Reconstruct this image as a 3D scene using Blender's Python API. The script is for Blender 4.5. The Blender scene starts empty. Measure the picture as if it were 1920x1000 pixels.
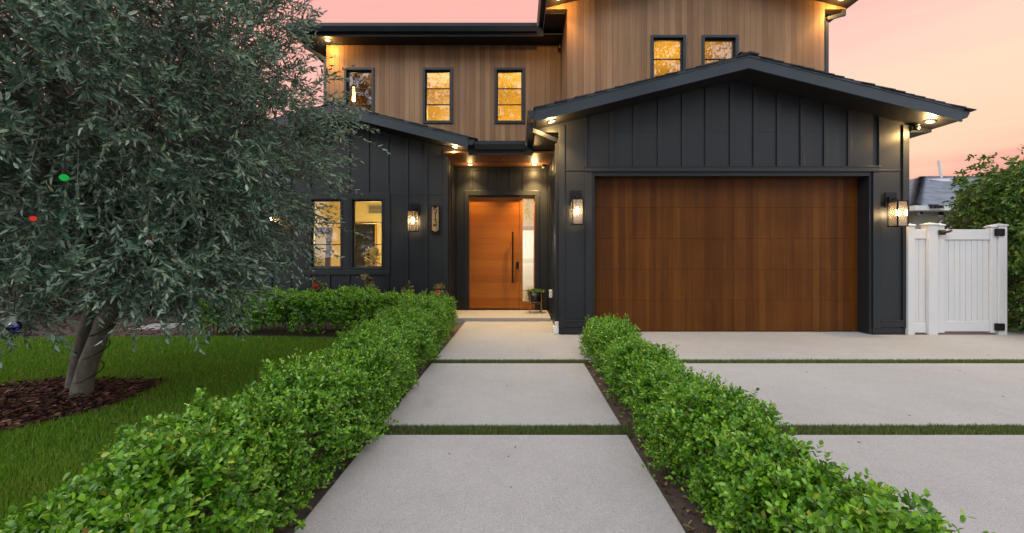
import bpy, math, random
import numpy as np
from mathutils import Vector
S = bpy.context.scene
COL = S.collection
R = math.radians
rng = np.random.default_rng(7)
random.seed(7)

# ------------------------------------------------------------------ camera
cam_d = bpy.data.cameras.new("camera")
cam = bpy.data.objects.new("camera", cam_d); COL.objects.link(cam)
cam.location = (0, 0, 1.25); cam.rotation_euler = (R(90), 0, 0)
cam_d.sensor_fit = 'HORIZONTAL'; cam_d.sensor_width = 36.0
cam_d.lens = 36.0 * 750 / 1920
cam_d.shift_x = -13 / 1920; cam_d.shift_y = -20 / 1920
cam_d.clip_start = 0.05; cam_d.clip_end = 2000
S.camera = cam

# ------------------------------------------------------------------ view and sampling
S.view_settings.view_transform = 'Standard'; S.view_settings.look = 'None'
S.view_settings.exposure = 0.30; S.view_settings.gamma = 1.0
S.render.engine = 'CYCLES'
S.cycles.use_denoising = True
try:
    S.cycles.denoiser = 'OPENIMAGEDENOISE'; S.cycles.denoising_input_passes = 'RGB_ALBEDO_NORMAL'
    S.cycles.denoising_prefilter = 'ACCURATE'
except Exception: pass
S.cycles.max_bounces = 8; S.cycles.transparent_max_bounces = 12
S.cycles.sample_clamp_indirect = 6.0
S.cycles.use_adaptive_sampling = False

# ------------------------------------------------------------------ node helpers
def nd(nt, typ, ins=None, **props):
    n = nt.nodes.new(typ)
    for k, v in props.items(): setattr(n, k, v)
    for k, v in (ins or {}).items():
        s = n.inputs[k]
        if isinstance(v, bpy.types.NodeSocket): nt.links.new(v, s)
        else: s.default_value = v
    return n
def mth(nt, op, a, b=0.0, c=0.0, clamp=False):
    n = nt.nodes.new('ShaderNodeMath'); n.operation = op; n.use_clamp = clamp
    for i, v in enumerate((a, b, c)):
        if isinstance(v, bpy.types.NodeSocket): nt.links.new(v, n.inputs[i])
        else: n.inputs[i].default_value = v
    return n.outputs[0]
def c4(c): return (c[0], c[1], c[2], 1.0)
def mixc(nt, f, a, b, mode='MIX'):
    n = nt.nodes.new('ShaderNodeMix'); n.data_type = 'RGBA'; n.blend_type = mode
    for i, v in ((0, f), (6, a), (7, b)):
        if isinstance(v, bpy.types.NodeSocket): nt.links.new(v, n.inputs[i])
        elif i: n.inputs[i].default_value = c4(v)
        else: n.inputs[i].default_value = v
    return n.outputs[2]
def ramp(nt, f, stops, interp='LINEAR'):
    n = nt.nodes.new('ShaderNodeValToRGB'); n.color_ramp.interpolation = interp
    e = n.color_ramp.elements
    e[0].position, e[0].color = stops[0][0], c4(stops[0][1])
    e[1].position, e[1].color = stops[-1][0], c4(stops[-1][1])
    for p, c in stops[1:-1]:
        q = e.new(p); q.color = c4(c)
    nt.links.new(f, n.inputs[0])
    return n.outputs[0]
def smooth(nt, v, a, b):
    n = nd(nt, 'ShaderNodeMapRange', {'Value': v, 'From Min': a, 'From Max': b}, interpolation_type='SMOOTHSTEP')
    return n.outputs[0]

# ------------------------------------------------------------------ world: dusk sky, pink ahead, pale blue overhead and behind
SUN_EL, SUN_AZ = R(38), R(215)
W = bpy.data.worlds.new("World"); S.world = W; W.use_nodes = True
nt = W.node_tree; nt.nodes.clear()
tc = nd(nt, 'ShaderNodeTexCoord')
sep = nd(nt, 'ShaderNodeSeparateXYZ', {0: tc.outputs['Generated']})
X_, Y_, Z_ = sep.outputs
stretch = nd(nt, 'ShaderNodeVectorMath', {0: tc.outputs['Generated'], 1: (1.4, 1.4, 11.0)}, operation='MULTIPLY')
cl = nd(nt, 'ShaderNodeTexNoise', {'Vector': stretch.outputs[0], 'Scale': 2.2, 'Detail': 6.0, 'Roughness': 0.55})
zz = mth(nt, 'ADD', Z_, mth(nt, 'MULTIPLY', mth(nt, 'SUBTRACT', cl.outputs[0], 0.5), 0.13))
zz = mth(nt, 'ADD', zz, mth(nt, 'MULTIPLY', X_, -0.13))
front = ramp(nt, zz, [(0.0, (0.50, 0.25, 0.24)), (0.045, (0.80, 0.36, 0.30)), (0.075, (0.92, 0.50, 0.36)), (0.11, (0.93, 0.58, 0.40)),
                      (0.20, (0.94, 0.61, 0.45)), (0.28, (0.94, 0.56, 0.46)), (0.36, (0.92, 0.48, 0.42)), (0.50, (0.89, 0.42, 0.37)), (0.62, (0.86, 0.39, 0.36)), (0.80, (0.86, 0.55, 0.58)), (1.0, (1.0, 0.97, 1.02))])
back = ramp(nt, mth(nt, 'ADD', Z_, mth(nt, 'MULTIPLY', mth(nt, 'SUBTRACT', cl.outputs[0], 0.5), 0.3)),
            [(0.0, (0.80, 0.82, 0.90)), (0.3, (1.02, 1.06, 1.14)), (0.6, (1.38, 1.43, 1.52)), (1.0, (1.55, 1.61, 1.72))])
fb = smooth(nt, mth(nt, 'SUBTRACT', Y_, mth(nt, 'MULTIPLY', Z_, 0.35)), -0.15, 0.22)
grad = mixc(nt, fb, back, front)
sky = nd(nt, 'ShaderNodeTexSky', sky_type='NISHITA', sun_disc=False)
sky.sun_elevation = SUN_EL; sky.sun_rotation = SUN_AZ
bg1 = nd(nt, 'ShaderNodeBackground', {'Color': grad, 'Strength': 1.0})
bg2 = nd(nt, 'ShaderNodeBackground', {'Color': sky.outputs[0], 'Strength': 0.0})
add = nd(nt, 'ShaderNodeAddShader', {0: bg1.outputs[0], 1: bg2.outputs[0]})
nd(nt, 'ShaderNodeOutputWorld', {0: bg1.outputs[0]})

sun_d = bpy.data.lights.new("sun", 'SUN'); sun_d.energy = 0.85; sun_d.angle = R(28); sun_d.color = (1.0, 0.96, 0.9)
sun = bpy.data.objects.new("sun", sun_d); COL.objects.link(sun)
sun.location = (-6, -10, 14)
_d = Vector((math.sin(SUN_AZ) * math.cos(SUN_EL), math.cos(SUN_AZ) * math.cos(SUN_EL), math.sin(SUN_EL)))
sun.rotation_euler = (-_d).to_track_quat('-Z', 'Y').to_euler()

# ------------------------------------------------------------------ materials
M = {}
def newmat(name):
    m = bpy.data.materials.new(name); m.use_nodes = True
    m.node_tree.nodes.clear(); M[name] = m
    return m, m.node_tree
def out(nt, sh): nd(nt, 'ShaderNodeOutputMaterial', {0: sh})
def simple(name, col, rough=0.5, metal=0.0, var=0.12, scale=6.0, bump=0.0, bscale=60.0, spec=0.5):
    m, nt = newmat(name)
    tc = nd(nt, 'ShaderNodeTexCoord')
    n1 = nd(nt, 'ShaderNodeTexNoise', {'Vector': tc.outputs['Object'], 'Scale': scale, 'Detail': 5.0})
    f = mth(nt, 'MULTIPLY_ADD', n1.outputs[0], 2 * var, 1 - var)
    hs = nd(nt, 'ShaderNodeHueSaturation', {'Color': c4(col), 'Value': f})
    p = nd(nt, 'ShaderNodeBsdfPrincipled', {'Base Color': hs.outputs[0], 'Roughness': rough, 'Metallic': metal, 'Specular IOR Level': spec})
    nt.links.new(mth(nt, 'MULTIPLY_ADD', n1.outputs[0], 0.25, rough - 0.12, clamp=True), p.inputs['Roughness'])
    if bump:
        n2 = nd(nt, 'ShaderNodeTexNoise', {'Vector': tc.outputs['Object'], 'Scale': bscale, 'Detail': 4.0})
        b = nd(nt, 'ShaderNodeBump', {'Strength': bump, 'Distance': 0.004, 'Height': n2.outputs[0]})
        nt.links.new(b.outputs[0], p.inputs['Normal'])
    out(nt, p.outputs[0])
    return m
def emit(name, col, st):
    m, nt = newmat(name)
    out(nt, nd(nt, 'ShaderNodeEmission', {'Color': c4(col), 'Strength': st}).outputs[0]); return m
def plank_mat(name, axis, width, cols, grain_axis='Z', rough=0.45, groove=0.035, spec=0.4, gstr=1.0, jitter=0.0):
    """boards side by side along `axis`, each its own tone, grain along `grain_axis`"""
    m, nt = newmat(name)
    tc = nd(nt, 'ShaderNodeTexCoord')
    oi = nd(nt, 'ShaderNodeObjectInfo')
    sp = nd(nt, 'ShaderNodeSeparateXYZ', {0: tc.outputs['Object']})
    a = sp.outputs['XYZ'.index(axis)]
    u = mth(nt, 'DIVIDE', a, width)
    if jitter:
        nj = nd(nt, 'ShaderNodeTexNoise', {'W': mth(nt, 'MULTIPLY', u, 0.55), 'Scale': 1.0, 'Detail': 0.0}, noise_dimensions='1D')
        u = mth(nt, 'ADD', u, mth(nt, 'MULTIPLY', nj.outputs[0], jitter))
    idx = mth(nt, 'FLOOR', u); fr = mth(nt, 'FRACT', u)
    seed = mth(nt, 'ADD', idx, 0.0)
    wn = nd(nt, 'ShaderNodeTexWhiteNoise', {'W': seed}, noise_dimensions='1D')
    tone = wn.outputs[0]
    if jitter:
        wn2 = nd(nt, 'ShaderNodeTexWhiteNoise', {'W': mth(nt, 'ADD', idx, mth(nt, 'MULTIPLY', oi.outputs['Random'], 517.3))}, noise_dimensions='1D')
        tone = mth(nt, 'MULTIPLY_ADD', wn2.outputs[0], 0.18, mth(nt, 'MULTIPLY', wn.outputs[0], 0.82))
    base = ramp(nt, tone, cols)
    # grain
    sc = [34.0, 34.0, 34.0]; sc['XYZ'.index(grain_axis)] = 1.1
    sv = nd(nt, 'ShaderNodeVectorMath', {0: tc.outputs['Object'], 1: tuple(sc)}, operation='MULTIPLY')
    off = nd(nt, 'ShaderNodeVectorMath', {0: sv.outputs[0], 1: wn.outputs[1]}, operation='ADD')
    off2 = nd(nt, 'ShaderNodeVectorMath', {0: wn.outputs[1], 3: 40.0}, operation='SCALE')
    off = nd(nt, 'ShaderNodeVectorMath', {0: sv.outputs[0], 1: off2.outputs[0]}, operation='ADD')
    g = nd(nt, 'ShaderNodeTexNoise', {'Vector': off.outputs[0], 'Scale': 1.6, 'Detail': 6.0, 'Roughness': 0.65, 'Distortion': 0.6})
    g2 = nd(nt, 'ShaderNodeTexNoise', {'Vector': off.outputs[0], 'Scale': 0.35, 'Detail': 3.0})
    blot = nd(nt, 'ShaderNodeTexNoise', {'Vector': tc.outputs['Object'], 'Scale': 1.7, 'Detail': 3.0})
    v = mth(nt, 'ADD', mth(nt, 'MULTIPLY_ADD', g.outputs[0], 0.7 * gstr, 1 - 0.35 * gstr), mth(nt, 'MULTIPLY_ADD', g2.outputs[0], 0.5 * gstr, -0.25 * gstr))
    v = mth(nt, 'ADD', v, mth(nt, 'MULTIPLY_ADD', blot.outputs[0], 0.5 if jitter else 0.3, -0.25 if jitter else -0.15))
    hs = nd(nt, 'ShaderNodeHueSaturation', {'Color': base, 'Value': v})
    d = mth(nt, 'MINIMUM', fr, mth(nt, 'SUBTRACT', 1.0, fr))
    gm = smooth(nt, d, 0.0, groove)
    col = mixc(nt, mth(nt, 'MULTIPLY_ADD', gm, 0.75, 0.25), (0.01, 0.008, 0.006), hs.outputs[0])
    hgt = mth(nt, 'ADD', gm, mth(nt, 'MULTIPLY', g.outputs[0], 0.12))
    hgt = mth(nt, 'ADD', hgt, mth(nt, 'MULTIPLY', wn.outputs[0], 0.12))
    b = nd(nt, 'ShaderNodeBump', {'Strength': 0.6, 'Distance': 0.006, 'Height': hgt})
    p = nd(nt, 'ShaderNodeBsdfPrincipled', {'Base Color': col, 'Roughness': mth(nt, 'MULTIPLY_ADD', g.outputs[0], 0.25, rough - 0.1), 'Specular IOR Level': spec, 'Normal': b.outputs[0]})
    out(nt, p.outputs[0]); return m
def leaf_mat(name, cols, under, rough=0.4, transl=0.25, spec=0.45, tip=None):
    m, nt = newmat(name)
    ge = nd(nt, 'ShaderNodeNewGeometry')
    col = ramp(nt, ge.outputs['Random Per Island'], cols)
    if tip is not None:
        at = nd(nt, 'ShaderNodeAttribute', attribute_name='tip')
        col = mixc(nt, at.outputs['Fac'], col, tip)
    colb = mixc(nt, ge.outputs['Backfacing'], col, mixc(nt, 0.7, col, under))
    p = nd(nt, 'ShaderNodeBsdfPrincipled', {'Base Color': colb, 'Roughness': rough, 'Specular IOR Level': spec})
    t = nd(nt, 'ShaderNodeBsdfTranslucent', {'Color': col})
    out(nt, nd(nt, 'ShaderNodeMixShader', {0: transl, 1: p.outputs[0], 2: t.outputs[0]}).outputs[0]); return m

# dark painted siding with a fine vertical grain
def paint_mat(name, col, rough=0.42):
    m, nt = newmat(name)
    tc = nd(nt, 'ShaderNodeTexCoord')
    sv = nd(nt, 'ShaderNodeVectorMath', {0: tc.outputs['Object'], 1: (60, 60, 9)}, operation='MULTIPLY')
    g = nd(nt, 'ShaderNodeTexNoise', {'Vector': sv.outputs[0], 'Scale': 3.0, 'Detail': 4.0})
    n1 = nd(nt, 'ShaderNodeTexNoise', {'Vector': tc.outputs['Object'], 'Scale': 1.3, 'Detail': 6.0})
    hs = nd(nt, 'ShaderNodeHueSaturation', {'Color': c4(col), 'Value': mth(nt, 'MULTIPLY_ADD', n1.outputs[0], 0.5, 0.75)})
    b = nd(nt, 'ShaderNodeBump', {'Strength': 0.22, 'Distance': 0.002, 'Height': g.outputs[0]})
    p = nd(nt, 'ShaderNodeBsdfPrincipled', {'Base Color': hs.outputs[0], 'Roughness': mth(nt, 'MULTIPLY_ADD', n1.outputs[0], 0.2, rough - 0.1), 'Specular IOR Level': 0.4, 'Normal': b.outputs[0]})
    out(nt, p.outputs[0]); return m
paint_mat('charcoal_paint', (0.0145, 0.0165, 0.0195))
paint_mat('fascia_paint_skylit', (0.026, 0.036, 0.046), 0.38)  # sky light on the fascia is put into this lighter colour
paint_mat('soffit_paint', (0.010, 0.010, 0.011), 0.5)
paint_mat('frame_paint', (0.012, 0.015, 0.019), 0.35)
paint_mat('trim_paint', (0.022, 0.029, 0.037), 0.35)
simple('black_metal', (0.012, 0.012, 0.013), 0.4, 0.6)
simple('drip_metal', (0.10, 0.12, 0.14), 0.35, 0.7)
simple('bronze', (0.06, 0.035, 0.02), 0.4, 0.8)
simple('brass_legs', (0.30, 0.17, 0.06), 0.4, 0.6)
simple('white_vinyl', (0.60, 0.60, 0.605), 0.35, var=0.03)
simple('white_plastic', (0.75, 0.75, 0.73), 0.4, var=0.05)
simple('stucco', (0.36, 0.37, 0.30), 0.9, bump=0.5, bscale=40)
simple('gutter_white', (0.55, 0.57, 0.56), 0.4)
simple('silver', (0.5, 0.5, 0.5), 0.3, 0.9)
simple('room_paint', (0.78, 0.68, 0.38), 0.7, var=0.05)
simple('hall_paint', (0.82, 0.80, 0.74), 0.7, var=0.04)
simple('room_floor', (0.30, 0.18, 0.08), 0.5)
simple('petal', (0.8, 0.72, 0.5), 0.6)
simple('light_oak', (0.50, 0.32, 0.14), 0.5)
simple('dark_oak', (0.06, 0.03, 0.014), 0.45)
simple('soil', (0.075, 0.055, 0.042), 0.95, var=0.5, scale=18, bump=1.0, bscale=55)
simple('lawn_soil', (0.035, 0.040, 0.014), 0.95, var=0.4, scale=25)
simple('bark_bed', (0.06, 0.028, 0.018), 0.95, var=0.5, scale=30, bump=1.0, bscale=50)
simple('turf_base', (0.022, 0.032, 0.012), 0.95)
simple('solar', (0.30, 0.34, 0.40), 0.22, var=0.05)
simple('pot', (0.008, 0.008, 0.009), 0.3)
simple('rose_pink', (0.75, 0.16, 0.2), 0.6)
simple('rose_red', (0.6, 0.02, 0.02), 0.6)
simple('stem', (0.09, 0.06, 0.03), 0.8)
plank_mat('cedar', 'X', 0.108, [(0, (0.195, 0.110, 0.057)), (0.3, (0.235, 0.136, 0.072)), (0.7, (0.265, 0.157, 0.086)), (1, (0.305, 0.186, 0.105))], gstr=1.05, groove=0.035, spec=0.22)
plank_mat('cedar_return', 'Y', 0.108, [(0, (0.195, 0.110, 0.057)), (0.3, (0.235, 0.136, 0.072)), (0.7, (0.265, 0.157, 0.086)), (1, (0.305, 0.186, 0.105))], gstr=1.05, groove=0.035, spec=0.22)
plank_mat('garage_wood', 'X', 0.100, [(0, (0.074, 0.022, 0.0028)), (0.35, (0.090, 0.028, 0.0036)), (0.75, (0.104, 0.034, 0.0044)), (1, (0.126, 0.044, 0.006))], rough=0.42, groove=0.009, jitter=0.9, gstr=1.5, spec=0.15)
plank_mat('door_wood', 'Z', 0.165, [(0, (0.29, 0.082, 0.007)), (0.5, (0.33, 0.098, 0.009)), (1, (0.38, 0.122, 0.013))], grain_axis='X', rough=0.40, groove=0.004, gstr=0.85, spec=0.25)
plank_mat('ceiling_wood', 'Y', 0.14, [(0, (0.16, 0.065, 0.035)), (0.5, (0.21, 0.09, 0.05)), (1, (0.26, 0.12, 0.065))], grain_axis='X')
emit('bulb_warm', (1.0, 0.72, 0.36), 60)
emit('downlight', (1.0, 0.66, 0.26), 12)
emit('downlight_orange', (1.0, 0.55, 0.16), 12)
emit('green_glow', (0.03, 0.8, 0.12), 0.35)
emit('red_glow', (1.0, 0.06, 0.04), 0.45)

def concrete():
    m, nt = newmat('concrete')
    tc = nd(nt, 'ShaderNodeTexCoord')
    f = nd(nt, 'ShaderNodeTexNoise', {'Vector': tc.outputs['Object'], 'Scale': 260.0, 'Detail': 2.0, 'Roughness': 0.7})
    vo = nd(nt, 'ShaderNodeTexVoronoi', {'Vector': tc.outputs['Object'], 'Scale': 260.0})
    l = nd(nt, 'ShaderNodeTexNoise', {'Vector': tc.outputs['Object'], 'Scale': 1.1, 'Detail': 6.0, 'Roughness': 0.6})
    st = nd(nt, 'ShaderNodeTexNoise', {'Vector': tc.outputs['Object'], 'Scale': 7.0, 'Detail': 8.0, 'Roughness': 0.7})
    v = mth(nt, 'ADD', mth(nt, 'MULTIPLY_ADD', f.outputs[0], 0.55, 0.72), mth(nt, 'MULTIPLY_ADD', l.outputs[0], 0.34, -0.17))
    v = mth(nt, 'ADD', v, mth(nt, 'MULTIPLY_ADD', st.outputs[0], 0.22, -0.11))
    hs = nd(nt, 'ShaderNodeHueSaturation', {'Color': (0.334, 0.323, 0.314, 1), 'Value': v})
    fl = nd(nt, 'ShaderNodeSeparateColor', {0: vo.outputs['Color']})
    speck = smooth(nt, fl.outputs[0], 0.86, 0.93)
    c1 = mixc(nt, mth(nt, 'MULTIPLY', speck, 0.38), hs.outputs[0], (0.10, 0.095, 0.09))
    specl = smooth(nt, fl.outputs[1], 0.88, 0.95)
    c1 = mixc(nt, mth(nt, 'MULTIPLY', specl, 0.35), c1, (0.6, 0.58, 0.56))
    st2 = nd(nt, 'ShaderNodeTexNoise', {'Vector': tc.outputs['Object'], 'Scale': 0.9, 'Detail': 9.0, 'Roughness': 0.72, 'Distortion': 0.8})
    c1 = mixc(nt, mth(nt, 'MULTIPLY', smooth(nt, st2.outputs[0], 0.56, 0.74), 0.30), c1, (0.20, 0.185, 0.17))
    dots = nd(nt, 'ShaderNodeTexVoronoi', {'Vector': tc.outputs['Object'], 'Scale': 7.0})
    dsz = nd(nt, 'ShaderNodeSeparateColor', {0: dots.outputs['Color']})
    c1 = mixc(nt, mth(nt, 'MULTIPLY', mth(nt, 'LESS_THAN', dots.outputs['Distance'], mth(nt, 'MULTIPLY', mth(nt, 'SUBTRACT', dsz.outputs[0], 0.55), 0.10)), 0.75), c1, (0.06, 0.05, 0.04))
    b = nd(nt, 'ShaderNodeBump', {'Strength': 0.5, 'Distance': 0.003, 'Height': f.outputs[0]})
    p = nd(nt, 'ShaderNodeBsdfPrincipled', {'Base Color': c1, 'Roughness': 0.85, 'Specular IOR Level': 0.3, 'Normal': b.outputs[0]})
    out(nt, p.outputs[0])
concrete()
def shingle(name, c0, c1, wx, wy):
    m, nt = newmat(name)
    ge = nd(nt, 'ShaderNodeNewGeometry')
    tc = nd(nt, 'ShaderNodeTexCoord')
    sp = nd(nt, 'ShaderNodeSeparateXYZ', {0: tc.outputs['Object']})
    a = mth(nt, 'FLOOR', mth(nt, 'DIVIDE', sp.outputs[0], wx)); b_ = mth(nt, 'FLOOR', mth(nt, 'DIVIDE', sp.outputs[1], wy))
    cv = nd(nt, 'ShaderNodeCombineXYZ', {0: a, 1: b_})
    wn = nd(nt, 'ShaderNodeTexWhiteNoise', {'Vector': cv.outputs[0]})
    n = nd(nt, 'ShaderNodeTexNoise', {'Vector': tc.outputs['Object'], 'Scale': 90.0})
    col = ramp(nt, mth(nt, 'MULTIPLY_ADD', n.outputs[0], 0.5, mth(nt, 'MULTIPLY', wn.outputs[0], 0.5)), [(0, c0), (1, c1)])
    p = nd(nt, 'ShaderNodeBsdfPrincipled', {'Base Color': col, 'Roughness': 0.9})
    out(nt, p.outputs[0])
shingle('dark_shingle', (0.015, 0.016, 0.018), (0.055, 0.057, 0.06), 0.3, 0.2)
shingle('slate_shingle', (0.07, 0.085, 0.11), (0.20, 0.23, 0.28), 0.32, 0.16)
def glass(name, tint, base=0.07, rib=False):
    m, nt = newmat(name)
    fr = nd(nt, 'ShaderNodeFresnel', {'IOR': 1.5})
    f = mth(nt, 'MULTIPLY_ADD', fr.outputs[0], 1.3, base, clamp=True)
    tr = nd(nt, 'ShaderNodeBsdfTransparent', {'Color': c4(tint)})
    gl = nd(nt, 'ShaderNodeBsdfGlossy', {'Color': (0.95, 0.97, 1, 1), 'Roughness': 0.015})
    if not rib:
        tc = nd(nt, 'ShaderNodeTexCoord')
        n = nd(nt, 'ShaderNodeTexNoise', {'Vector': tc.outputs['Object'], 'Scale': 2.5, 'Detail': 1.0})
        b = nd(nt, 'ShaderNodeBump', {'Strength': 0.12, 'Distance': 0.01, 'Height': n.outputs[0]})
        nt.links.new(b.outputs[0], gl.inputs['Normal'])
    sh = nd(nt, 'ShaderNodeMixShader', {0: f, 1: tr.outputs[0], 2: gl.outputs[0]}).outputs[0]
    if rib:
        tc = nd(nt, 'ShaderNodeTexCoord'); sp = nd(nt, 'ShaderNodeSeparateXYZ', {0: tc.outputs['Object']})
        w = mth(nt, 'SINE', mth(nt, 'MULTIPLY', mth(nt, 'ADD', sp.outputs[0], sp.outputs[1]), 620.0))
        tl = nd(nt, 'ShaderNodeBsdfTranslucent', {'Color': (0.9, 0.72, 0.5, 1)})
        sh = nd(nt, 'ShaderNodeMixShader', {0: 0.075, 1: sh, 2: tl.outputs[0]}).outputs[0]
    out(nt, sh)
glass('window_glass', (0.93, 0.94, 0.93), 0.14)
glass('ribbed_glass', (0.96, 0.93, 0.9), 0.03, True)
glass('purple_glass', (0.30, 0.22, 0.80), 0.02)
glass('clear_glass', (0.7, 0.75, 0.72), 0.03)
leaf_mat('box_leaf', [(0, (0.022, 0.085, 0.004)), (0.35, (0.058, 0.195, 0.008)), (0.75, (0.125, 0.330, 0.014)), (0.93, (0.23, 0.45, 0.028)), (0.985, (0.44, 0.44, 0.05)), (1, (0.20, 0.10, 0.04))],
         (0.20, 0.38, 0.07), 0.20, 0.30, 0.55, tip=(0.32, 0.60, 0.04))
leaf_mat('olive_leaf', [(0, (0.034, 0.086, 0.054)), (0.45, (0.078, 0.162, 0.104)), (0.85, (0.168, 0.270, 0.178)), (1, (0.34, 0.40, 0.24))],
         (0.24, 0.32, 0.26), 0.34, 0.10, 0.5, tip=(0.32, 0.43, 0.27))
leaf_mat('ficus_leaf', [(0, (0.022, 0.075, 0.012)), (0.5, (0.060, 0.160, 0.020)), (0.8, (0.14, 0.24, 0.028)), (0.95, (0.19, 0.22, 0.03)), (1, (0.30, 0.22, 0.03))],
         (0.14, 0.2, 0.06), 0.38, 0.25, 0.45)
leaf_mat('tree_leaf', [(0, (0.010, 0.018, 0.006)), (0.6, (0.026, 0.040, 0.010)), (0.9, (0.06, 0.065, 0.015)), (1, (0.12, 0.09, 0.02))],
         (0.08, 0.1, 0.04), 0.5, 0.2, 0.3)
leaf_mat('grass_blade', [(0, (0.060, 0.165, 0.006)), (0.5, (0.120, 0.265, 0.012)), (0.9, (0.21, 0.38, 0.022)), (1, (0.34, 0.32, 0.07))],
         (0.12, 0.22, 0.03), 0.5, 0.35, 0.3)
_g = M['grass_blade'].node_tree; _p = [n for n in _g.nodes if n.type == 'BSDF_PRINCIPLED'][0]; _src = _p.inputs['Base Color'].links[0].from_socket
_tc = nd(_g, 'ShaderNodeTexCoord'); _n = nd(_g, 'ShaderNodeTexNoise', {'Vector': _tc.outputs['Object'], 'Scale': 1.6, 'Detail': 6.0, 'Roughness': 0.65})
_m = smooth(_g, _n.outputs[0], 0.48, 0.72)
_g.links.new(mixc(_g, mth(_g, 'MULTIPLY', _m, 0.42), _src, (0.21, 0.21, 0.035)), _p.inputs['Base Color'])
leaf_mat('turf_blade', [(0, (0.075, 0.115, 0.025)), (0.6, (0.14, 0.19, 0.05)), (1, (0.27, 0.28, 0.11))], (0.06, 0.09, 0.02), 0.6, 0.15, 0.3)
leaf_mat('rose_leaf', [(0, (0.07, 0.09, 0.025)), (0.6, (0.16, 0.15, 0.05)), (1, (0.24, 0.07, 0.035))], (0.12, 0.12, 0.05), 0.45, 0.2)
leaf_mat('mulch_chip', [(0, (0.022, 0.009, 0.006)), (0.5, (0.060, 0.022, 0.014)), (0.9, (0.12, 0.045, 0.026)), (1, (0.26, 0.15, 0.09))], (0.05, 0.02, 0.014), 0.85, 0.0, 0.3)
leaf_mat('dry_leaf', [(0, (0.05, 0.028, 0.014)), (0.6, (0.15, 0.085, 0.04)), (1, (0.32, 0.22, 0.12))], (0.15, 0.1, 0.05), 0.8, 0.1, 0.3)
def bark(name, c0, c1):
    m, nt = newmat(name)
    tc = nd(nt, 'ShaderNodeTexCoord')
    sv = nd(nt, 'ShaderNodeVectorMath', {0: tc.outputs['Object'], 1: (1, 1, 0.45)}, operation='MULTIPLY')
    n = nd(nt, 'ShaderNodeTexNoise', {'Vector': sv.outputs[0], 'Scale': 22.0, 'Detail': 8.0, 'Roughness': 0.7})
    n2 = nd(nt, 'ShaderNodeTexNoise', {'Vector': tc.outputs['Object'], 'Scale': 5.0, 'Detail': 4.0})
    col = ramp(nt, mth(nt, 'MULTIPLY_ADD', n.outputs[0], 0.6, mth(nt, 'MULTIPLY', n2.outputs[0], 0.4)), [(0.3, c0), (0.7, c1)])
    b = nd(nt, 'ShaderNodeBump', {'Strength': 1.0, 'Distance': 0.02, 'Height': n.outputs[0]})
    out(nt, nd(nt, 'ShaderNodeBsdfPrincipled', {'Base Color': col, 'Roughness': 0.9, 'Normal': b.outputs[0]}).outputs[0])
bark('olive_bark', (0.060, 0.050, 0.036), (0.215, 0.190, 0.145))
bark('dark_bark', (0.05, 0.04, 0.03), (0.16, 0.125, 0.095))

# ------------------------------------------------------------------ object helpers
def origin(o):
    v = Vector((0, 0, 0))
    while o is not None:
        v += o.location; o = o.parent
    return v
def tag(o, label=None, cat=None, group=None, kind=None):
    if label: o['label'] = label
    if cat: o['category'] = cat
    if group: o['group'] = group
    if kind: o['kind'] = kind
    return o
def thing(name, loc, label, cat, group=None):
    o = bpy.data.objects.new(name, None); o.empty_display_size = 0.1
    o.location = loc; COL.objects.link(o)
    return tag(o, label, cat, group)
def link_mesh(name, verts, faces, mat, parent=None, smooth_=False, loc=None):
    """verts in world space; the object's origin is its parent's (or loc)"""
    v = np.asarray(verts, dtype=np.float32).reshape(-1, 3)
    o0 = origin(parent) if parent else Vector(loc or (0, 0, 0))
    v = v - np.array(o0, dtype=np.float32)
    me = bpy.data.meshes.new(name)
    if isinstance(faces, np.ndarray):
        nf, k = faces.shape
        me.vertices.add(len(v)); me.vertices.foreach_set('co', v.ravel())
        me.loops.add(nf * k); me.loops.foreach_set('vertex_index', faces.astype(np.int32).ravel())
        me.polygons.add(nf)
        me.polygons.foreach_set('loop_start', np.arange(0, nf * k, k, dtype=np.int32))
        try: me.polygons.foreach_set('loop_total', np.full(nf, k, dtype=np.int32))
        except Exception: pass
        me.update(calc_edges=True)
    else:
        me.from_pydata(v.tolist(), [], faces); me.update()
    if smooth_: me.polygons.foreach_set('use_smooth', np.ones(len(me.polygons), dtype=bool))
    me.materials.append(M[mat])
    o = bpy.data.objects.new(name, me); COL.objects.link(o)
    if parent: o.parent = parent
    elif loc: o.location = loc
    return o
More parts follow.
